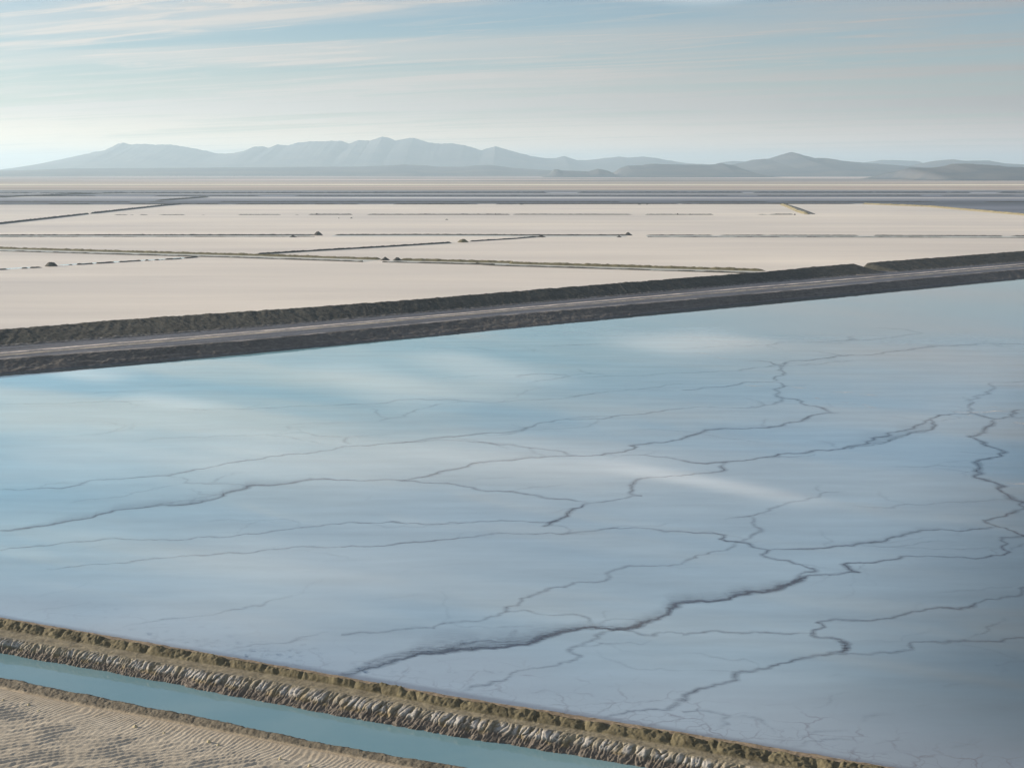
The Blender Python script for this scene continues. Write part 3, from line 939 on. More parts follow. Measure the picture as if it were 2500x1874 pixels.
def crack(k, pts, st, width=None, smear=0.0, side=1, branch=True, mi=1):
    """a traced crack in the salt bed; smear = width in metres of the stained band beside it"""
    global cbase, ncrack
    if k == 'W':
        wpt = np.array(pts)
    else:
        q = crop(k, pts)
        wpt = G([a for a, _ in q], [b for _, b in q], 0.0)[:, :2]
    L = np.linalg.norm(np.diff(wpt, axis=0), axis=1).sum()
    it = 5 if L / (len(wpt) - 1) > 25 else 4
    c = fract(wpt, it + 1, 0.21)
    t = np.gradient(c, axis=0)
    # smooth the tangent so that the ribbon does not fold
    for _ in range(2):
        t[1:-1] = (t[:-2] + t[1:-1] * 2 + t[2:]) / 4
    t /= np.maximum(np.linalg.norm(t, axis=1, keepdims=True), 1e-6)
    n = np.stack([-t[:, 1], t[:, 0]], 1)
    s = np.concatenate([[0], np.cumsum(np.linalg.norm(np.diff(c, axis=0), axis=1))])
    far_ = float(np.mean(wpt[:, 1])) / 330.0
    wv = (width or (0.17 + 0.35 * st) * max(1.0, far_ ** 1.3))
    st = min(0.68, 0.70 * st * max(1.0, far_ ** 0.95)) if st < 0.9 else 0.85
    wv = wv * (0.65 + 0.8 * vnoise(s / 6.0, s * 0 + ncrack, 400))
    e0 = k != 'W' and (pts[0][0] <= 0 or pts[0][0] >= 2212) and k != 'S'
    e1 = k != 'W' and (pts[-1][0] <= 0 or pts[-1][0] >= 2212) and k != 'S'
    ef = np.clip(np.minimum(s + (99 if e0 else 0), s[-1] - s + (99 if e1 else 0)) / 6.0, 0.0, 1.0)
    fade = (0.35 + 0.65 * ef) * (0.7 + 0.45 * vnoise(s / 11.0, s * 0 + ncrack, 410))
    sme = smear * np.clip(np.minimum(s, s[-1] - s) / 25.0, 0.05, 1.0) * (0.45 + 1.1 * vnoise(s / 16.0, s * 0, 402 + ncrack))
    cols = [(-2.2 * wv, 0.0), (-0.5 * wv, 0.65), (0 * wv, 1.0), (0.5 * wv, 0.65), (2.2 * wv, 0.0)]
    if smear:
        # stained band on the far side, laid off along one fixed direction so that it cannot fold
        fd = np.array([-0.25, 0.97])
        oc_ = [(0.0, 0.0), (0.12, 0.42), (0.4, 0.30), (0.75, 0.14), (1.15, 0.0)]
        zs = 0.0015
        Ps = np.stack([np.concatenate([c + fd * (k_ * sme)[:, None], np.full((len(c), 1), zs)], 1) for k_, _ in oc_], 1)
        As = np.stack([np.clip(a_ * np.minimum(ef * 1.5, 1) * (0.25 + 0.45 * st), 0, 1) for _, a_ in oc_], 1)
        CO.append(Ps.reshape(-1, 3))
        CQ.append(gridq(Ps.shape[0], Ps.shape[1], cbase))
        CM.append(np.ones(len(CQ[-1]), int))
        CAl.append(As.ravel())
        cbase += Ps.shape[0] * Ps.shape[1]
    z = 0.005 + 0.004 * (ncrack % 7)
    P = np.stack([np.concatenate([c + n * o_[:, None], np.full((len(c), 1), z)], 1) for o_, _ in cols], 1)
    A = np.stack([np.clip(a_ * fade * (st if a_ >= 0.6 else min(1, st + 0.1)), 0, 1) for _, a_ in cols], 1)
    CO.append(P.reshape(-1, 3))
    CQ.append(gridq(P.shape[0], P.shape[1], cbase))
    CM.append(np.full(len(CQ[-1]), mi))
    CAl.append(A.ravel())
    cbase += P.shape[0] * P.shape[1]
    ncrack += 1
    # faint side branches
    if branch and k != 'S' and L > 25:
        for _ in range(int(L / 32)):
            i = rng.randint(0, len(c) - 2)
            d = t[i]
            sg = rng.choice([-1, 1])
            ang = sg * rng.uniform(0.3, 1.1)
            d2 = np.array([d[0] * math.cos(ang) - d[1] * math.sin(ang), d[0] * math.sin(ang) + d[1] * math.cos(ang)])
            q_ = [c[i]]
            for _ in range(rng.randint(2, 5)):
                a2 = rng.normal(0, 0.45)
                d2 = np.array([d2[0] * math.cos(a2) - d2[1] * math.sin(a2), d2[0] * math.sin(a2) + d2[1] * math.cos(a2)])
                q_.append(q_[-1] + d2 * rng.uniform(3, 11))
            crack('W', q_, rng.uniform(0.12, 0.26) * (1 if st < .6 else 1.2), None, 0, 1, False)


P1 = [([(0, 1047), (200, 1043), (400, 1040), (560, 995), (620, 983), (840, 973), (950, 962), (1090, 958), (1250, 918), (1450, 880), (1600, 855), (1750, 832), (2000, 812), (2100, 795), (2212, 770)], .5, 0),
      ([(1090, 958), (1190, 972), (1195, 1005), (1300, 1005), (1550, 1012), (1650, 1020)], .35, 0),
      ([(1190, 1008), (1080, 1025), (950, 1055), (700, 1100), (450, 1135)], .25, 0),
      ([(0, 1312), (150, 1300), (280, 1283), (450, 1250), (580, 1232), (680, 1200), (850, 1170), (980, 1157), (1100, 1150), (1300, 1130), (1400, 1105), (1470, 1070), (1570, 1047), (1600, 1025), (1700, 1020), (1850, 1010), (1950, 992), (2100, 978), (2212, 985)], .75, 9),
      ([(0, 1440), (180, 1418), (330, 1408), (400, 1390), (560, 1382), (680, 1365), (760, 1362), (900, 1372), (1100, 1375), (1220, 1370), (1350, 1350), (1600, 1332), (1850, 1305), (2000, 1288), (2212, 1268)], .55, 0),
      ([(300, 1560), (450, 1545), (650, 1530), (830, 1520), (930, 1500), (1050, 1490), (1300, 1475), (1430, 1462), (1570, 1460), (1680, 1443), (1800, 1432), (1900, 1418), (2050, 1420), (2212, 1416)], .5, 0),
      ([(0, 497), (300, 492), (600, 483), (850, 475), (1000, 470)], .22, 0), ([(130, 430), (350, 428), (540, 430), (820, 408), (1080, 400)], .16, 0),
      ([(1150, 525), (1500, 525), (1750, 518), (1950, 505), (2212, 500)], .28, 0), ([(180, 728), (450, 705), (700, 678), (860, 655), (880, 610)], .18, 0),
      ([(920, 730), (1300, 712), (1700, 692), (1880, 680), (1990, 680), (2050, 697), (2212, 705)], .28, 0),
      ([(1850, 640), (1980, 615), (2212, 610)], .2, 0), ([(1860, 640), (1930, 655), (1990, 680)], .22, 0), ([(480, 1445), (700, 1405), (800, 1380)], .18, 0)]
P2 = [([(0, 768), (180, 763), (300, 748), (420, 738), (600, 728), (740, 728), (950, 742), (1100, 757), (1250, 780), (1400, 795), (1490, 828), (1520, 828)], .45, 0),
      ([(560, 718), (850, 692), (1090, 688), (1180, 665), (1210, 650)], .35, 0),
      ([(300, 748), (560, 718), (850, 692), (1040, 680), (1200, 645), (1290, 615), (1410, 595), (1460, 590), (1600, 592), (1700, 590), (1850, 565), (2000, 550), (2110, 530), (2212, 520)], .4, 0),
      ([(0, 985), (200, 988), (380, 988), (600, 1005), (760, 1020), (900, 1052), (1060, 1060), (1170, 1070), (1200, 1078), (1400, 1108), (1490, 1112), (1600, 1132)], .6, 0),
      ([(380, 985), (480, 972), (620, 945), (700, 920), (830, 888), (930, 870), (1100, 858), (1280, 842), (1420, 832), (1500, 828), (1680, 826), (1780, 810), (1850, 795), (1920, 772), (1870, 765), (2000, 745), (2212, 722)], .55, 5),
      ([(1680, 826), (1800, 820), (2000, 830), (2100, 835), (2160, 850), (2212, 858)], .4, 0),
      ([(1600, 1132), (1560, 1160), (1480, 1190), (1470, 1220), (1400, 1245), (1380, 1252), (1350, 1272), (1300, 1288)], .8, 5),
      ([(1300, 1288), (1460, 1290), (1500, 1308), (1470, 1330), (1420, 1335)], .4, 0),
      ([(1610, 1135), (1760, 1118), (1800, 1110), (1860, 1095), (1950, 1087), (1870, 1072), (1890, 1050), (1870, 1020), (1910, 990), (1930, 978), (2050, 965), (2212, 960)], .55, 0),
      ([(0, 1268), (150, 1262), (330, 1252), (360, 1260), (600, 1270), (850, 1262), (1100, 1250), (1380, 1250)], .6, 0),
      ([(0, 1418), (140, 1415), (300, 1408), (430, 1390), (600, 1378), (700, 1368), (760, 1358), (950, 1338), (1110, 1332), (1250, 1336), (1450, 1333), (1550, 1320), (1690, 1303), (1850, 1297), (2000, 1299), (2212, 1318)], .65, 0),
      ([(0, 498), (200, 492), (350, 470), (500, 460), (700, 463), (800, 475), (1000, 487), (1130, 470), (1350, 460), (1520, 440), (1700, 418), (1850, 400), (2050, 385), (2212, 362)], .28, 0),
      ([(230, 605), (400, 580), (470, 545), (490, 525), (700, 488), (830, 478)], .25, 0), ([(1130, 450), (1190, 415), (1290, 385)], .18, 0),
      ([(1200, 355), (1300, 340), (1480, 318), (1450, 300), (1200, 302), (900, 308), (600, 325)], .2, 0), ([(1530, 318), (1800, 312), (2000, 308), (2212, 290)], .22, 0),
      ([(50, 700), (20, 735), (60, 755)], .3, 0), ([(50, 700), (200, 695), (350, 683)], .18, 0),
      ([(500, 130), (900, 128), (1500, 112), (1900, 100)], .15, 0), ([(1210, 660), (1500, 650), (1650, 615), (1660, 592)], .22, 0)]
P3 = [([(0, 722), (60, 695), (150, 660), (300, 652), (550, 648), (650, 632), (700, 610), (800, 588), (950, 552), (1020, 547)], .55, 3),
      ([(950, 550), (900, 515), (840, 505), (770, 490), (740, 462), (660, 455), (610, 440), (620, 410), (600, 395), (660, 375), (640, 358), (540, 350), (440, 350), (370, 365), (250, 385), (0, 405)], .42, 0),
      ([(0, 520), (200, 513), (450, 515), (600, 497), (650, 475), (610, 440)], .32, 0), ([(600, 345), (600, 320), (660, 290), (650, 262), (610, 240), (570, 222), (400, 210)], .34, 3),
      ([(620, 245), (720, 215), (950, 195), (1050, 183), (1300, 165), (1450, 148), (1620, 125), (1800, 112), (2000, 102), (2212, 105)], .34, 4),
      ([(0, 290), (380, 280), (450, 262), (620, 245), (900, 235), (1100, 212)], .28, 0), ([(0, 135), (400, 120), (600, 108), (620, 95), (900, 90), (1120, 82), (1300, 70), (1550, 35), (1450, 10), (1250, 0)], .22, 0),
      ([(0, 858), (160, 880), (280, 870), (400, 860), (500, 840), (620, 815), (780, 812), (950, 795), (1050, 775), (1200, 735), (1330, 700), (1480, 655), (1560, 620), (1600, 595), (1640, 578), (1720, 562), (1840, 560), (1880, 552)], .6, 0),
      ([(1340, 735), (1480, 680), (1620, 660), (1620, 595), (1500, 595)], .4, 0),
      ([(1000, 785), (1150, 768), (1330, 738), (1360, 715), (1480, 680), (1610, 662), (1615, 605)], .4, 16),
      ([(1880, 552), (1870, 520), (1880, 490), (1860, 470), (1940, 435), (2010, 385), (2020, 355), (2212, 345)], .35, 0),
      ([(1880, 552), (1950, 575), (2030, 590), (2150, 575), (2170, 550), (2130, 545), (2212, 530)], .55, 2),
      ([(2030, 590), (2010, 620), (1970, 640), (1920, 690), (1850, 705), (1950, 740), (1970, 765), (2050, 785), (2095, 803), (2040, 835), (1890, 870), (1920, 890), (1910, 920), (1940, 945), (1900, 970), (1970, 990), (2090, 1025), (2040, 1040), (2110, 1080), (2140, 1110), (2212, 1130)], .8, 3),
      ([(1040, 1148), (1200, 1160), (1370, 1165), (1400, 1148), (1470, 1140), (1600, 1142), (1700, 1130), (1900, 1125), (2140, 1120)], .35, 0),
      ([(0, 955), (80, 943), (200, 935), (270, 915), (250, 900), (290, 875)], .55, 2),
      ([(280, 1240), (430, 1217), (540, 1190), (620, 1150), (730, 1122), (850, 1098), (935, 1063), (1060, 1057)], .45, 0), ([(935, 1063), (860, 1040), (880, 1015)], .35, 0),
      ([(430, 1217), (465, 1235), (460, 1270), (505, 1300), (460, 1335), (410, 1370), (340, 1385)], .55, 0),
      ([(0, 1318), (100, 1328), (270, 1340), (240, 1365), (290, 1382), (350, 1385), (400, 1390), (450, 1415), (550, 1435), (550, 1450), (510, 1463), (570, 1490), (690, 1505), (780, 1540), (860, 1575), (770, 1590), (760, 1610)], .85, 0),
      ([(560, 1445), (610, 1430), (830, 1430), (920, 1425), (980, 1415), (1100, 1412), (1150, 1395), (1280, 1385), (1330, 1365), (1430, 1345), (1530, 1318), (1670, 1303), (1850, 1310), (1960, 1300), (2000, 1285)], .7, 3),
      ([(2230, 1175), (2140, 1195), (2050, 1225), (1950, 1245), (2010, 1275), (2100, 1295), (2160, 1325), (2230, 1350)], .8, 2),
      ([(1110, 1410), (1300, 1418), (1600, 1430), (1900, 1430), (2060, 1425)], .35, 0),
      ([(2230, 1345), (2080, 1355), (2070, 1380), (2100, 1400), (2080, 1430), (2120, 1450), (2000, 1472), (1750, 1485), (1550, 1480), (1410, 1478), (1300, 1505), (1150, 1518), (1080, 1520), (1045, 1533), (1080, 1560), (1140, 1580), (1060, 1585), (930, 1595), (800, 1605), (760, 1625), (700, 1658)], .85, 0),
      ([(2120, 1440), (2230, 1395)], .55, 0), ([(0, 1530), (80, 1490), (80, 1475), (200, 1448), (290, 1440), (330, 1405), (350, 1390)], .5, 0),
      ([(2230, 1120), (2190, 1150), (2230, 1175)], .7, 10), ([(2040, 1470), (2000, 1440), (2070, 1425)], .4, 6)]
P5 = [([(0, 925), (250, 910), (350, 890), (600, 885), (620, 865), (750, 845), (900, 835), (940, 815), (1050, 780), (1060, 745), (1150, 735), (1170, 710), (1160, 690), (1250, 665), (1330, 640), (1340, 628), (1450, 618), (1500, 587), (1680, 580), (1740, 550), (1720, 530), (1760, 510), (1820, 493), (1950, 477), (2100, 478), (2212, 468)], .55, 0),
      ([(1060, 768), (1190, 765), (1350, 800), (1420, 797), (1550, 800), (1610, 830), (1640, 865)], .6, 0), ([(1110, 945), (1100, 920), (1140, 890)], .4, 0), ([(1110, 945), (1000, 965), (800, 985), (600, 1010), (400, 1040)], .4, 1.5),
      ([(1800, 890), (1700, 905), (1650, 930), (1620, 965), (1520, 1000), (1470, 1025), (1550, 1060), (1520, 1085), (1480, 1100), (1380, 1125), (1200, 1150), (1100, 1172), (1090, 1195), (1040, 1225), (940, 1250), (860, 1255), (770, 1295)], .55, 0),
      ([(1560, 1000), (1700, 980), (1850, 977), (1950, 990), (2000, 960)], .35, 0), ([(1700, 885), (1850, 900), (1950, 925), (2030, 930), (2050, 912), (2130, 905), (2212, 912)], .6, 0),
      ([(1670, 855), (1720, 830), (1850, 825), (1930, 830)], .4, 0), ([(1720, 830), (1710, 770), (1780, 768)], .3, 0),
      ([(1700, 1460), (1770, 1440), (1850, 1415), (2000, 1405), (2110, 1410), (2130, 1390), (2180, 1370), (2220, 1340)], .6, 0),
      ([(100, 712), (300, 690), (550, 665)], .18, 0), ([(350, 540), (420, 510), (500, 485)], .15, 0), ([(985, 95), (1060, 82), (1130, 78)], .25, 0), ([(150, 60), (200, 25)], .15, 0)]
P6 = [([(0, 925), (100, 912), (160, 903), (250, 905), (380, 915), (540, 908), (650, 918), (830, 912), (840, 915)], .6, 0),
      ([(2230, 615), (2180, 625), (2200, 660), (2100, 680), (1970, 695), (1890, 730), (1850, 750), (1720, 750), (1600, 757), (1560, 770), (1500, 773), (1400, 800), (1370, 815), (1220, 835), (1090, 832), (900, 840), (865, 845), (920, 870), (870, 890), (850, 915), (840, 930), (880, 943), (990, 950), (1040, 970), (1070, 980), (1050, 1000), (1065, 1010), (1040, 1040), (900, 1058), (830, 1070), (740, 1083), (710, 1100), (580, 1125), (560, 1142), (500, 1145), (460, 1160), (390, 1160), (340, 1175), (350, 1220), (220, 1245), (130, 1270), (50, 1300), (20, 1330), (10, 1365)], .8, 0),
      ([(1000, 1040), (1050, 1030), (1065, 1005), (1050, 990), (1000, 960)], .6, 3.5),
      ([(900, 1058), (1150, 1050), (1250, 1040), (1400, 1030), (1490, 1022), (1470, 1000), (1485, 970), (1600, 970), (1700, 980), (1720, 967), (1830, 960), (2000, 967), (2080, 962), (2150, 948), (2230, 946)], .65, 0),
      ([(1110, 968), (1250, 960), (1420, 965), (1420, 950), (1500, 920), (1590, 905), (1600, 880)], .22, 0), ([(1830, 945), (1900, 920), (1985, 900), (1970, 875), (2050, 845), (2080, 815)], .38, 0),
      ([(30, 1043), (110, 1043), (200, 1070), (400, 1080), (480, 1105), (490, 1140)], .28, 0), ([(940, 1200), (980, 1188), (1050, 1185)], .28, 0), ([(830, 1410), (900, 1390), (940, 1375), (965, 1345), (950, 1330), (1000, 1310), (1100, 1290)], .28, 0),
      ([(1160, 1490), (1200, 1450), (1250, 1440), (1390, 1435)], .32, 0), ([(1690, 1258), (1750, 1245), (1840, 1240)], .32, 0), ([(2025, 1122), (2100, 1105), (2230, 1098)], .32, 0), ([(2025, 1122), (2110, 1155), (2050, 1175)], .22, 0),
      ([(1510, 1395), (1570, 1380), (1650, 1370)], .28, 0), ([(740, 1580), (850, 1555), (960, 1550), (1080, 1540)], .35, 0), ([(700, 1650), (830, 1610), (960, 1600), (1100, 1605)], .35, 0),
      ([(1250, 1630), (1350, 1612), (1480, 1600)], .3, 0), ([(1740, 1658), (1820, 1640), (1900, 1600)], .3, 0), ([(0, 1423), (200, 1425), (300, 1450), (260, 1480), (310, 1500), (250, 1530)], .4, 0),
      ([(300, 1450), (400, 1447), (500, 1470), (540, 1510), (600, 1550), (590, 1570)], .33, 0), ([(1250, 690), (1400, 712), (1540, 720)], .18, 0), ([(1540, 710), (1510, 770)], .22, 0)]
P4 = [([(790, 880), (900, 855), (1050, 823), (1180, 818), (1250, 808), (1400, 790), (1550, 760), (1700, 738), (1800, 695), (1890, 670)], .38, 0),
      ([(1450, 1035), (1600, 1000), (1750, 980), (1900, 965), (2050, 925), (2130, 905)], .42, 0), ([(200, 690), (320, 655), (420, 640), (550, 595), (600, 580)], .22, 0), ([(150, 805), (300, 755), (450, 735), (600, 708)], .2, 0),
      ([(1900, 525), (2000, 515), (2100, 510)], .15, 0)]
for key, lst in (('P1', P1), ('P2', P2), ('P3', P3), ('P4', P4), ('P5', P5), ('P6', P6)):
    for pts, st, sme in lst:
        crack(key, pts, st, None, sme)
# the broad main fissure (source pixels) with stained bands on its far side
g1 = crop('P5', [(0, 1180), (150, 1150), (300, 1110), (430, 1075), (480, 1055), (600, 1045), (700, 1030), (850, 1022), (1000, 1010), (1240, 975), (1300, 940), (1400, 915), (1550, 885), (1700, 882), (1800, 890), (1880, 880), (1940, 855), (2000, 830), (2120, 780), (2150, 750), (2212, 715)])
h1 = crop('P6', [(60, 710), (230, 705), (340, 675), (430, 650), (580, 640), (640, 610), (720, 590), (770, 560), (760, 545)])
crack('S', g1 + h1, 1.0, 0.62, 9.0)
crack('S', [(a, b - 1) for a, b in g1[3:18]], .5, 0.6, 9.0)
crack('S', [(760, 1660), (900, 1625), (980, 1597), (1100, 1585), (1230, 1568), (1300, 1555)], .35, 0.9, 3.0)
crack('S', h1, .6, 0.8, 8.0)
# crumbs of dark crust near the dike on the left of the fissure
for i in range(90):
    a = rng.uniform(350, 900) if i % 3 else rng.uniform(200, 1250)
    t_ = (a - 0) / 2176.0
    yy = np.interp(a, [p_[0] for p_ in LOW_FAR], [p_[1] for p_ in LOW_FAR]) - abs(rng.normal(0, 26)) - 8
    if a > 700:
        yy = min(yy, 1640)
    crack('S', [(a, yy), (a + rng.uniform(4, 9), yy - rng.uniform(0, 1.5)), (a + rng.uniform(10, 18), yy - rng.uniform(-1, 2))], .30, 0.35)
# pale salt rafts floating in thin lines
for pts in ([(860, 450), (890, 462)], [(1040, 480), (1075, 486)], [(1100, 490), (1120, 493)], [(1160, 495), (1220, 503)], [(1210, 508), (1250, 520)], [(980, 415), (1100, 412)],
            [(1150, 430), (1260, 440)], [(1750, 540), (1840, 548), (1950, 547), (2110, 543)], [(1840, 560), (1890, 572)], [(2030, 598), (2060, 603)], [(2150, 610), (2230, 624)],
            [(1990, 510), (2040, 512)], [(2090, 1008), (2230, 1008)], [(60, 162), (190, 170)], [(200, 190), (300, 203)], [(690, 385), (800, 390)], [(400, 372), (520, 375)]):
    crack('P3', pts, 0.55, 0.7, 0.0, 1, False, 2)
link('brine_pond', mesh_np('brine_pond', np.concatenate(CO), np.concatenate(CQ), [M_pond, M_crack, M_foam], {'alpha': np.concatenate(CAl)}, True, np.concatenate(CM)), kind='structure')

# ================= bright salt flat and far plain =================
edge_px = [(-2400, 499), (0, 500), (1250, 498), (2108, 497.2), (2230, 502), (2380, 511.5), (2500, 523.5), (2700, 545), (3000, 580)]
ew = G([a for a, _ in edge_px], [b for _, b in edge_px], 0.0)
nearp = [ax(MO, ME, MN, s_, 16.0) for s_ in (-4000, -160, 0, M_LEN * .25, M_LEN * .5, M_LEN * .75, M_LEN, M_LEN + 260)]
nearp = np.array(nearp, float)
# strip between the causeway line and the far edge
xs = np.linspace(0, 1, 40)
fa_ = np.stack([np.interp(xs, np.linspace(0, 1, len(ew)), ew[:, i]) for i in range(3)], 1)
na_ = np.stack([np.interp(xs, np.linspace(0, 1, len(nearp)), nearp[:, i]) for i in range(3)], 1)
Pf = np.stack([na_, fa_], 1)
link('salt_flat', grid_mesh('salt_flat', Pf, [M_salt], flip=not up_facing(Pf)), kind='structure')

# plain: everything beyond the edge, out to the horizon, and round the back
fx = np.array([[-90000, 3900, 0], *[(a, b - 6, -0.02) for a, b, _ in ew], [3500, 1500, -0.02], [90000, 1200, -0.02]], float)
fx[:, 2] = -0.03
far = fx.copy()
far[:, 1] = 92000
far[:, 0] = np.linspace(-92000, 92000, len(far))
Pp_ = np.stack([fx, far], 1)
link('plain', grid_mesh('plain', Pp_, [M_plain], flip=not up_facing(Pp_)), kind='structure')
me = mesh_np('ground', [(-92000, -92000, -6), (92000, -92000, -6), (92000, 92000, -6), (-92000, 92000, -6)], [(0, 1, 2, 3)], [M_sand],
             {'alb': np.tile([0.35, 0.31, 0.26], (4, 1))})
link('ground', me, kind='structure')


# ================= berms out on the salt flat =================
def berm(name, label, pts, hgt, wid, mat, k='S', seed=0, broken=0.0, per=26.0, kids=None, ds_=1.6, endt=8.0, group=None, cat='berm', taper=1.0):
    q = crop(k, pts)
    wp = G([a for a, _ in q], [b for _, b in q], 0.0)[:, :2]
    seg = np.concatenate([[0], np.cumsum(np.linalg.norm(np.diff(wp, axis=0), axis=1))])
    s = np.arange(0, seg[-1], ds_)
    c = np.stack([np.interp(s, seg, wp[:, i]) for i in (0, 1)], 1)
    t = np.gradient(c, axis=0)
    for _ in range(3):
        t[1:-1] = (t[:-2] + t[1:-1] + t[2:]) / 3
    t /= np.linalg.norm(t, axis=1, keepdims=True)
    n = np.stack([-t[:, 1], t[:, 0]], 1)
    n *= np.where(n[:, 1:] >= 0, 1, -1)
    hh = hgt * np.linspace(1, taper, len(s)) * (1 + 0.28 * fbm(s / 7.0, s * 0 + seed, 500 + seed, 4))
    hh = hh * sm(s, 0, endt) * (1 - sm(s, s[-1] - endt, s[-1]))
    if broken:
        bb = fbm(s / per, s * 0 + seed, 520 + seed, 3)
        hh = hh * sm(bb, -0.6 + broken * 1.1, -0.4 + broken * 1.1)
    v = np.array([-1.0, -0.72, -0.45, -0.2, 0.0, 0.2, 0.45, 0.72, 1.0])
    prof = np.array([-0.25, 0.18, 0.52, 0.86, 1.0, 0.88, 0.55, 0.2, -0.25])
    V = np.repeat(v[None], len(s), 0)
    Sg = np.repeat(s[:, None], 9, 1)
    Hh = hh[:, None] * prof[None] * (1 + 0.18 * fbm(Sg / 3, V * 2, 540 + seed, 3)) - 0.08
    off_ = V * (wid / 2) * (0.55 + 0.45 * np.clip(hh[:, None] / max(hgt, .1), 0, 1.3)) + 0.4 * fbm(Sg / 9, Sg * 0, 541 + seed, 3)
    P = np.stack([c[:, None, 0] + n[:, None, 0] * off_, c[:, None, 1] + n[:, None, 1] * off_, Hh], -1)
    me = grid_mesh(name, P, [mat], flip=not up_facing(P))
    return link(name, me, label=label, cat=cat, group=group), (c, n, t, s)


def strip(name, c, n, o0, o1, z, mat, a=0, b=None):
    sl2 = slice(a, b, 12)
    cc, nn = c[sl2], n[sl2]
    P = np.stack([np.concatenate([cc + nn * o_, np.full((len(cc), 1), z)], 1) for o_ in (o0, o1)], 1)
    return link(name, grid_mesh(name, P, [mat], flip=not up_facing(P)), kind='structure')


def lip(parent_c, n, o_, h, wid, mat, parent, seed, broken=0.1):
    c = parent_c + n * o_
    s = np.arange(len(c)) * 1.6
    hh = h * (1 + 0.5 * fbm(s / 9, s * 0, seed, 4)) * (0.55 + 0.45 * sm(fbm(s / 30, s * 0, seed + 3, 2), -0.6 + broken, -0.4 + broken))
    v = np.array([-1, -.4, 0, .4, 1.0])
    pr = np.array([-.2, .7, 1, .7, -.2])
    P = np.stack([c[:, None, 0] + n[:, None, 0] * v * wid / 2, c[:, None, 1] + n[:, None, 1] * v * wid / 2, hh[:, None] * pr[None] - 0.03], -1)
    return link('lip', grid_mesh('lip', P, [mat], flip=not up_facing(P)), parent)


# long olive berm across the flat (two runs with a gap)
def BC(b, c):
    return crop('B', b) + crop('C', c)


o, (c, n, t, s) = berm('earth_berm', 'olive brown berm from the gap with two mounds to the photo edge', crop('B', [(-400, 534), (0, 543), (600, 560), (1100, 573), (1660, 591)]), 2.3, 9, M_olive, seed=1)
strip('ditch_water', c, n, -4.5, -42, 0.02, M_ditch)
lip(c, n, -44, 1.3, 5.0, M_far, o, 601)
o, (c, n, t, s) = berm('earth_berm', 'olive brown berm from the two-mound gap to the dark causeway', BC([(1718, 593), (2212, 605)], [(0, 608), (1106, 640)]), 2.4, 9, M_olive, seed=2)
strip('ditch_water', c, n, -4.5, -36, 0.02, M_ditch)
lip(c, n, -38, 1.2, 5.0, M_far, o, 605)
# berm 1: straight line across, three runs
o, (c, n, t, s) = berm('earth_berm', 'low dark straight berm passing behind the largest pointed mound', crop('B', [(-500, 488), (0, 487), (500, 486), (1000, 486), (1372, 485)]), 1.7, 6, M_far, seed=3)
strip('ditch_water', c, n, -4, -46, 0.02, M_ditch)
lip(c, n, -50.0, 0.7, 5, M_far, o, 611, 0.3)
o, (c, n, t, s) = berm('earth_berm', 'low dark straight berm from the gap beside the largest mound to the pale pointed mound', BC([(1440, 485), (1830, 484), (2212, 485)], [(0, 486), (525, 486)]), 1.6, 6, M_far, seed=4)
strip('ditch_water', c, n, -4, -46, 0.02, M_ditch)
o, (c, n, t, s) = berm('earth_berm', 'thin straight double berm from the small gap to the photo edge', BC([], [(575, 486), (1400, 487), (2212, 489), (2600, 490)]), 1.2, 6, M_far, seed=5, broken=0.15, per=70)
strip('ditch_water', c, n, -4, -46, 0.02, M_ditch)
l_ = lip(c, n, -56.0, 0.9, 6, M_far, o, 615, 0.25)
# diagonal berm
o, (c, n, t, s) = berm('earth_berm', 'dark slanting berm leaving the olive berm towards a broad flat mound', crop('B', [(1100, 569), (1400, 551), (1700, 534), (1955, 518)]), 1.9, 6, M_far, seed=6)
strip('ditch_water', c, n, -3, -12, 0.02, M_ditch)
o, _ = berm('earth_berm', 'short dark slanting berm between the broad flat mound and a small far mound', BC([(2025, 513), (2212, 502)], [(60, 497), (115, 493)]), 1.7, 6, M_far, seed=7)
# dashes with blue water behind
o, (c, n, t, s) = berm('broken_berm', 'broken row of small dark earth heaps leading from the olive berm along a blue ditch', crop('B', [(285, 616), (420, 608), (600, 597), (760, 589), (860, 580)]), 1.4, 5, M_far, seed=8, broken=0.22, per=9)
strip('ditch_water', c, n, 2.5, 17, 0.02, M_blue)
o, (c, n, t, s) = berm('broken_berm', 'broken row of small dark earth heaps beside the lone flat-topped mound', crop('B', [(-260, 654), (0, 635), (190, 624)]), 1.4, 5, M_far, seed=9, broken=0.22, per=9)
strip('ditch_water', c, n, 2.5, 17, 0.02, M_blue)
# tall slanting berm on the left
o, _ = berm('earth_berm', 'tall dark slanting berm nearest the photo edge, running up to a small notch', crop('B', [(-500, 487), (0, 437), (200, 415), (383, 394)]), 3.6, 12, M_far, seed=10, endt=14, taper=0.9)
o, _ = berm('earth_berm', 'tall dark slanting berm from the small notch back to the grey strips', crop('B', [(392, 393), (560, 374), (700, 359), (785, 352)]), 3.6, 12, M_far, seed=11, endt=14)
# edge of bright salt
o, _ = berm('earth_berm', 'very low dark berm closing the bright salt against the grey strips', BC([(-600, 352.5), (0, 352.5), (2212, 352)], [(0, 351.5), (1520, 350.5)]), 2.6, 14, M_far, seed=12, ds_=6, broken=0.12, per=120)
o, _ = berm('earth_berm', 'distant pale olive berm slanting along the edge of the bright salt', crop('C', [(1520, 351.5), (1800, 362.5), (2212, 399), (2700, 452)]), 4.2, 22, M_pale, seed=13, ds_=4)
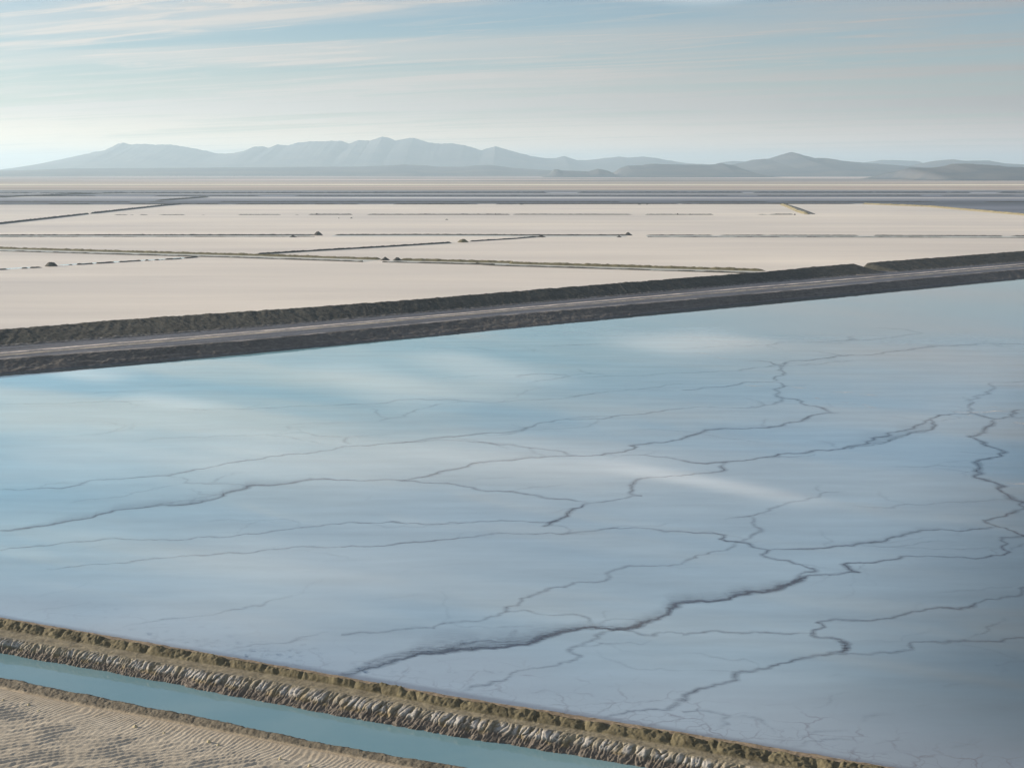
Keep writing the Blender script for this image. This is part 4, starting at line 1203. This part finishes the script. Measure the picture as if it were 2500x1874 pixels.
# broken far line
o, _ = berm('broken_berm', 'long thin row of broken dark heaps across the farthest bright pond', BC([(490, 398), (1300, 397)], []), 1.3, 8, M_far, seed=14, ds_=3, broken=0.55, per=30)
o, _ = berm('broken_berm', 'denser row of dark heaps between two tiny mounds on the farthest bright pond', BC([(1330, 397), (2212, 397)], []), 2.0, 9, M_far, seed=15, ds_=3, broken=0.2, per=60)
o, _ = berm('broken_berm', 'faint row of broken heaps ending at the pale diagonal bank', BC([], [(0, 396.5), (1000, 397), (1225, 396)]), 1.7, 9, M_far, seed=16, ds_=3, broken=0.36, per=60)
# pale diagonal bank upper right
o, (c, n, t, s) = berm('diagonal_bank', 'short lit olive bank cutting diagonally through the farthest bright pond', crop('C', [(1165, 353), (1200, 365), (1240, 384), (1280, 396)]), 4.0, 20, M_pale, seed=17, ds_=4, broken=0.05, per=60, endt=30, cat='bank')
o, _ = berm('diagonal_bank', 'thin low grey bank lying parallel to the lit olive bank', crop('C', [(1185, 352.5), (1240, 370), (1305, 395)]), 1.6, 12, M_far, seed=18, ds_=4, endt=30, cat='bank')
# berms in the grey strips
for i, (pts, hgt, wid, lab) in enumerate([
        (crop('B', [(680, 337), (900, 320)]), 4, 50, 'faint slanting berm crossing the grey strips behind the tall dark berm'),
        (crop('B', [(-100, 322), (0, 322), (200, 314), (400, 307), (560, 303)]), 5, 60, 'faint slanting berm among the farthest grey strips near the photo edge'),
        (crop('S', [(-100, 472.5), (600, 471.7), (1250, 471), (2600, 471)]), 4, 16, 'thin dark line of bank across the far grey strips'),
        (crop('S', [(-100, 493), (1250, 493), (2600, 493.5)]), 2.4, 16, 'rough dark bank just behind the bright salt'),
        (crop('S', [(-100, 479.5), (900, 478.5), (2600, 477.5)]), 3, 16, 'low dark bank midway through the far grey strips'),
        (crop('S', [(2340, 511), (2420, 516), (2600, 517)]), 2.2, 30, 'low dark bank behind the pale olive berm')]):
    berm('low_bank', lab, pts, hgt, wid, M_far, seed=30 + i, ds_=8, broken=0.1 if i > 1 else 0, per=200, endt=60, cat='bank')


# ================= mounds =================
def mound(name, label, x, y, wpx, hpx, flat=0.0, mat=None, seed=0, group=None, steep=1.0):
    """heap of earth whose foot sits at photo pixel (x, y)"""
    b = G(x, y, 0.0)
    d = math.hypot(b[0], b[1])
    ppm = F / d
    rad = wpx / ppm / 2
    hgt = hpx / ppm
    nr, na = 12, 40
    th = np.linspace(0, 2 * math.pi, na, endpoint=False)
    rr = np.linspace(0, 1, nr)
    Rg, Tg = np.meshgrid(rr, th, indexing='ij')
    wob = 1 + 0.16 * fbm(np.cos(Tg) * 1.6 + seed, np.sin(Tg) * 1.6, 700 + seed, 3)
    xx, yy = Rg * np.cos(Tg) * rad * wob, Rg * np.sin(Tg) * rad * wob * 0.8
    pf = np.clip(1 - np.clip((Rg - flat) / (1 - flat), 0, 1) ** steep, 0, 1)
    zz = hgt * pf * (1 + 0.22 * fbm(xx / rad * 2.4 + seed, yy / rad * 2.4, 710 + seed, 4)) - 0.12 * sm(Rg, .8, 1)
    P = np.stack([xx, yy, zz], -1)
    a = np.arange(nr * na).reshape(nr, na)
    q = np.stack([a[:-1], a[1:], np.roll(a, -1, 1)[1:], np.roll(a, -1, 1)[:-1]], -1).reshape(-1, 4)
    me = mesh_np(name, P.reshape(-1, 3), q, [mat or M_far])
    o = link(name, me, label=label, cat='mound', group=group)
    o.location = (b[0], b[1] + rad * 0.5, 0.0)
    return o


def mB(x, y):
    return crop('B', [(x, y)])[0]


def mC(x, y):
    return crop('C', [(x, y)])[0]


GM = 'earth mounds standing on the bright salt'
for i, (pt, wpx, hpx, fl, lab, mt) in enumerate([
        (mB(1372, 486), 27, 9.5, .12, 'largest pointed dark mound, standing on the straight berm', M_far),
        (mB(1264, 494), 20, 4.5, .05, 'small low mound just in front of the straight berm, beside the largest mound', M_far),
        (mB(2000, 516), 27, 7.5, .3, 'broad flat brown mound between two slanting berms', M_olive),
        (mB(215, 620), 31, 8.5, .5, 'lone flat-topped dark mound on the blue ditch near the photo edge', M_far),
        (mB(1663, 594), 24, 8, .15, 'pointed dark mound at the gap of the olive berm, on its shorter-shadow side', M_far),
        (mB(1716, 595), 24, 7.5, .15, 'rounded dark mound across the gap, where the olive berm starts again', M_far),
        (mC(503, 486), 20, 7.5, .15, 'pale pointed mound near the small gap of the straight berm', M_far),
        (mC(463, 494), 13, 4, .1, 'tiny dark mound just in front of the pale pointed mound', M_far),
        (mC(125, 494), 26, 4, .2, 'low spread mound at the far end of the slanting berm', M_far),
        (mB(1368, 397.5), 9, 4, .1, 'tiny mound at the near end of the dense row of heaps', M_far),
        (mB(2142, 397.5), 6, 4, .1, 'tiny mound at the other end of the dense row of heaps', M_far),
        (mC(716, 397.5), 6, 4, .1, 'tiny mound in the middle of the faint broken row', M_far),
        (mC(770, 397.5), 7, 3, .1, 'tiny mound just past the middle of the faint broken row', M_far),
        (mB(1518, 412.5), 7, 2.5, .1, 'small speck-like mound alone in the second bright pond', M_far),
        (mB(1464, 412.5), 4, 1.8, .1, 'smallest speck-like mound beside a slightly larger speck', M_far),
        (mB(1930, 419), 8, 2, .1, 'flat speck-like mound farther along the second bright pond', M_far),
        (mC(40, 353), 9, 3, .2, 'tiny dark mound touching the low berm of the grey strips', M_far),
        (mC(551, 353), 8, 2.8, .2, 'dark lump on the low berm of the grey strips, near a second lump', M_far),
        (mC(584, 353), 5, 2.2, .2, 'second smaller lump on the low berm of the grey strips', M_far),
        (mC(1222, 398), 5, 3, .2, 'tiny dark mound at the foot of the lit olive bank', M_far)]):
    mound('earth_mound', lab, pt[0], pt[1], wpx, hpx, fl, mt, i, GM, steep=1.0)

# small salt hummocks on the sand
sz_ = [(70, 1721, 12, 5), (330, 1774, 15, 6), (401, 1789, 9, 4), (510, 1812, 15, 8), (533, 1819, 12, 5), (684, 1853, 10, 7), (756, 1870, 13, 6), (8, 1709, 8, 4), (95, 1735, 10, 3)]
HL = ['small crusted hummock on the sand close below the berm, near the photo corner', 'larger hummock in the middle of the rippled sand, casting a clear shadow', 'flat hummock just beyond the larger shadowed hummock',
      'tallest yellow hummock in the row of crusts along the berm', 'lower hummock touching the tallest yellow hummock', 'pale hummock on the narrow end of the sand', 'last yellow hummock where the sand meets the photo edge',
      'tiny hummock on the very edge of the photo under the berm', 'tiny low hummock beside the first crusted hummock below the berm']
M_hum = earth_mat('crusted_hummock', colour=(0.46, 0.41, 0.27), bump=0.4, bscale=4, vary=0.3, nscale=2)
for i, (x, y, wpx, hpx) in enumerate(sz_):
    b = G(x, y, -1.4)
    ppm = F / float(np.linalg.norm(b - np.array([0, 0, CAMZ])))
    o = mound('sand_hummock', HL[i], x, y, wpx, hpx, 0.1, M_hum, 50 + i, 'crusted hummocks dotted over the rippled sand')
    o['category'] = 'hummock'
    o.location = (b[0], b[1], -1.36)


# ================= mountains =================
def range_(name, k, pts, D, depth, base_py, seed, rough=0.35, snow=None, pw=1.25):
    q = crop(k, pts) if isinstance(k, str) else pts
    px = np.array([a for a, _ in q])
    py = np.array([b for _, b in q])
    xs = np.arange(px[0], px[-1], 2.5)
    ys = np.interp(xs, px, py)
    # height of the ridge at distance D
    a = (xs - W0 / 2) / F
    b_ = (H0 / 2 - ys) / F
    tt = D / (cp + sp * b_)
    X = a * tt
    H = CAMZ + (-sp + cp * b_) * tt
    H = np.maximum(H, 2) * sm(xs, px[0] - 1, px[0] + 40) * (1 - sm(xs, px[-1] - 40, px[-1] + 1))
    H *= (1 + 0.02 * fbm(xs / 9, xs * 0, seed, 3))
    v = np.concatenate([np.linspace(-1, 0, 56), np.linspace(0.06, 1, 10)])
    Vg = np.repeat(v[None], len(xs), 0)
    Xg = np.repeat(X[:, None], len(v), 1)
    Yg = D + Vg * depth * (1 + 0.15 * fbm(Xg / depth, Vg, seed + 1, 2))
    r = ridged(Xg / (depth * 0.35) + 0.35 * Vg, Vg * 1.1, seed + 2, 5)
    prof = np.clip(1 - np.abs(Vg), 0, 1) ** pw
    mid = np.clip(1 - np.abs(Vg), 0, 1) * np.abs(Vg) * 4
    Z = H[:, None] * prof * (1 + 0.38 * rough * (r - 0.62) * np.clip(mid * 1.4, 0, 1) * 1.6) - 4 * sm(np.abs(Vg), .93, 1)
    sn = np.zeros_like(Z)
    if snow:
        sn = sm(Z / H.max() + 0.10 * fbm(Xg / 500, Vg * 9, seed + 9, 4), snow, snow + 0.05) * sm(fbm(Xg / 900, Vg * 8, seed + 10, 4), 0.05, 0.3)
    P = np.stack([Xg, Yg, Z], -1)
    return link(name, grid_mesh(name, P, [M_mount], {'snow': sn}, flip=not up_facing(P)), kind='structure')


far_pts = crop('B', [(-700, 232), (-300, 222), (0, 210), (60, 205), (120, 193), (150, 188), (200, 170), (260, 158), (330, 143), (400, 128), (450, 120), (500, 95), (535, 85), (570, 95), (620, 90), (680, 95), (740, 93), (800, 104), (880, 118), (940, 133), (990, 132), (1040, 125), (1100, 103), (1140, 103), (1160, 108), (1200, 92), (1240, 98), (1290, 85), (1350, 79), (1400, 79), (1470, 77), (1510, 92), (1550, 74), (1600, 78), (1650, 59), (1680, 65), (1710, 78), (1750, 68), (1790, 64), (1850, 85), (1900, 90), (1960, 90), (2010, 97), (2080, 118), (2140, 101), (2212, 122)])
far_pts += crop('C', [(40, 133), (90, 145), (150, 153), (190, 152), (225, 143), (280, 162), (340, 160), (400, 152), (460, 146), (510, 150), (570, 145), (640, 155), (700, 166), (760, 175), (830, 178), (1000, 190)])
range_('mountains', None, far_pts, 42000, 6500, 0, 801, 0.30, snow=0.9)
range_('mountains', 'C', [(820, 190), (900, 172), (960, 165), (1010, 168), (1080, 185)], 40000, 3000, 0, 815)
range_('mountains', 'C', [(1420, 190), (1520, 172), (1600, 160), (1680, 162), (1750, 165), (1830, 178)], 44000, 3000, 0, 820)
range_('mountains', 'C', [(1650, 200), (1740, 180), (1820, 165), (1900, 158), (1960, 164), (2060, 163), (2130, 175), (2212, 180), (2500, 172), (2900, 190)], 33000, 4000, 0, 825, 0.4)
range_('mountains', 'C', [(700, 215), (850, 182), (960, 180), (1040, 160), (1110, 155), (1160, 138), (1210, 126), (1260, 140), (1310, 152), (1360, 152), (1430, 165), (1520, 172), (1600, 178), (1700, 186), (1900, 200)], 27000, 5500, 0, 830, 0.5)
range_('hills', 'C', [(400, 215), (450, 200), (500, 185), (560, 183), (600, 177), (650, 178), (720, 180), (850, 182), (900, 175), (960, 185), (1000, 200), (1070, 214)], 21500, 2600, 0, 840, 0.5)
range_('hills', 'C', [(130, 210), (150, 203), (180, 195), (215, 206), (330, 210), (370, 198), (420, 208), (480, 215)], 20500, 1200, 0, 845, 0.5)
range_('hills', 'B', [(-600, 215), (100, 205), (300, 197), (700, 195), (1180, 191), (1560, 189), (1660, 185), (1750, 180), (1830, 183), (1900, 190), (2000, 190), (2060, 183), (2120, 182), (2212, 195), (2500, 212)], 27500, 4500, 0, 850, 0.4)
range_('hills', 'C', [(1640, 236), (1668, 228), (1690, 202), (1720, 193), (1800, 195), (1850, 190), (1900, 178), (1960, 176), (2020, 180), (2080, 183), (2140, 190), (2212, 192), (2500, 185), (2900, 215)], 15200, 1700, 0, 855, 0.6, pw=0.9)

# ================= haze =================
me = bpy.data.meshes.new('haze')
hx, zb, zt = 100000.0, -7.0, 1060.0
vs = [(x, y, z) for z in (zb, zt) for x, y in ((-hx, -hx), (hx, -hx), (hx, hx), (-hx, hx))]
me.from_pydata(vs, [], [(3, 2, 1, 0), (4, 5, 6, 7), (0, 1, 5, 4), (1, 2, 6, 5), (2, 3, 7, 6), (3, 0, 4, 7)])
mh = bpy.data.materials.new('haze')
mh.use_nodes = True
mh.cycles.volume_sampling = 'DISTANCE'
gh = NT(mh.node_tree)
pv = gh.n('ShaderNodeVolumePrincipled', ins={'Color': (0.61, 0.815, 0.97, 1.0), 'Density': 2.9e-5, 'Anisotropy': 0.30})
oh = gh.n('ShaderNodeOutputMaterial')
gh.link(pv.outputs[0], oh.inputs['Volume'])
me.materials.append(mh)
link('haze', me, kind='stuff')
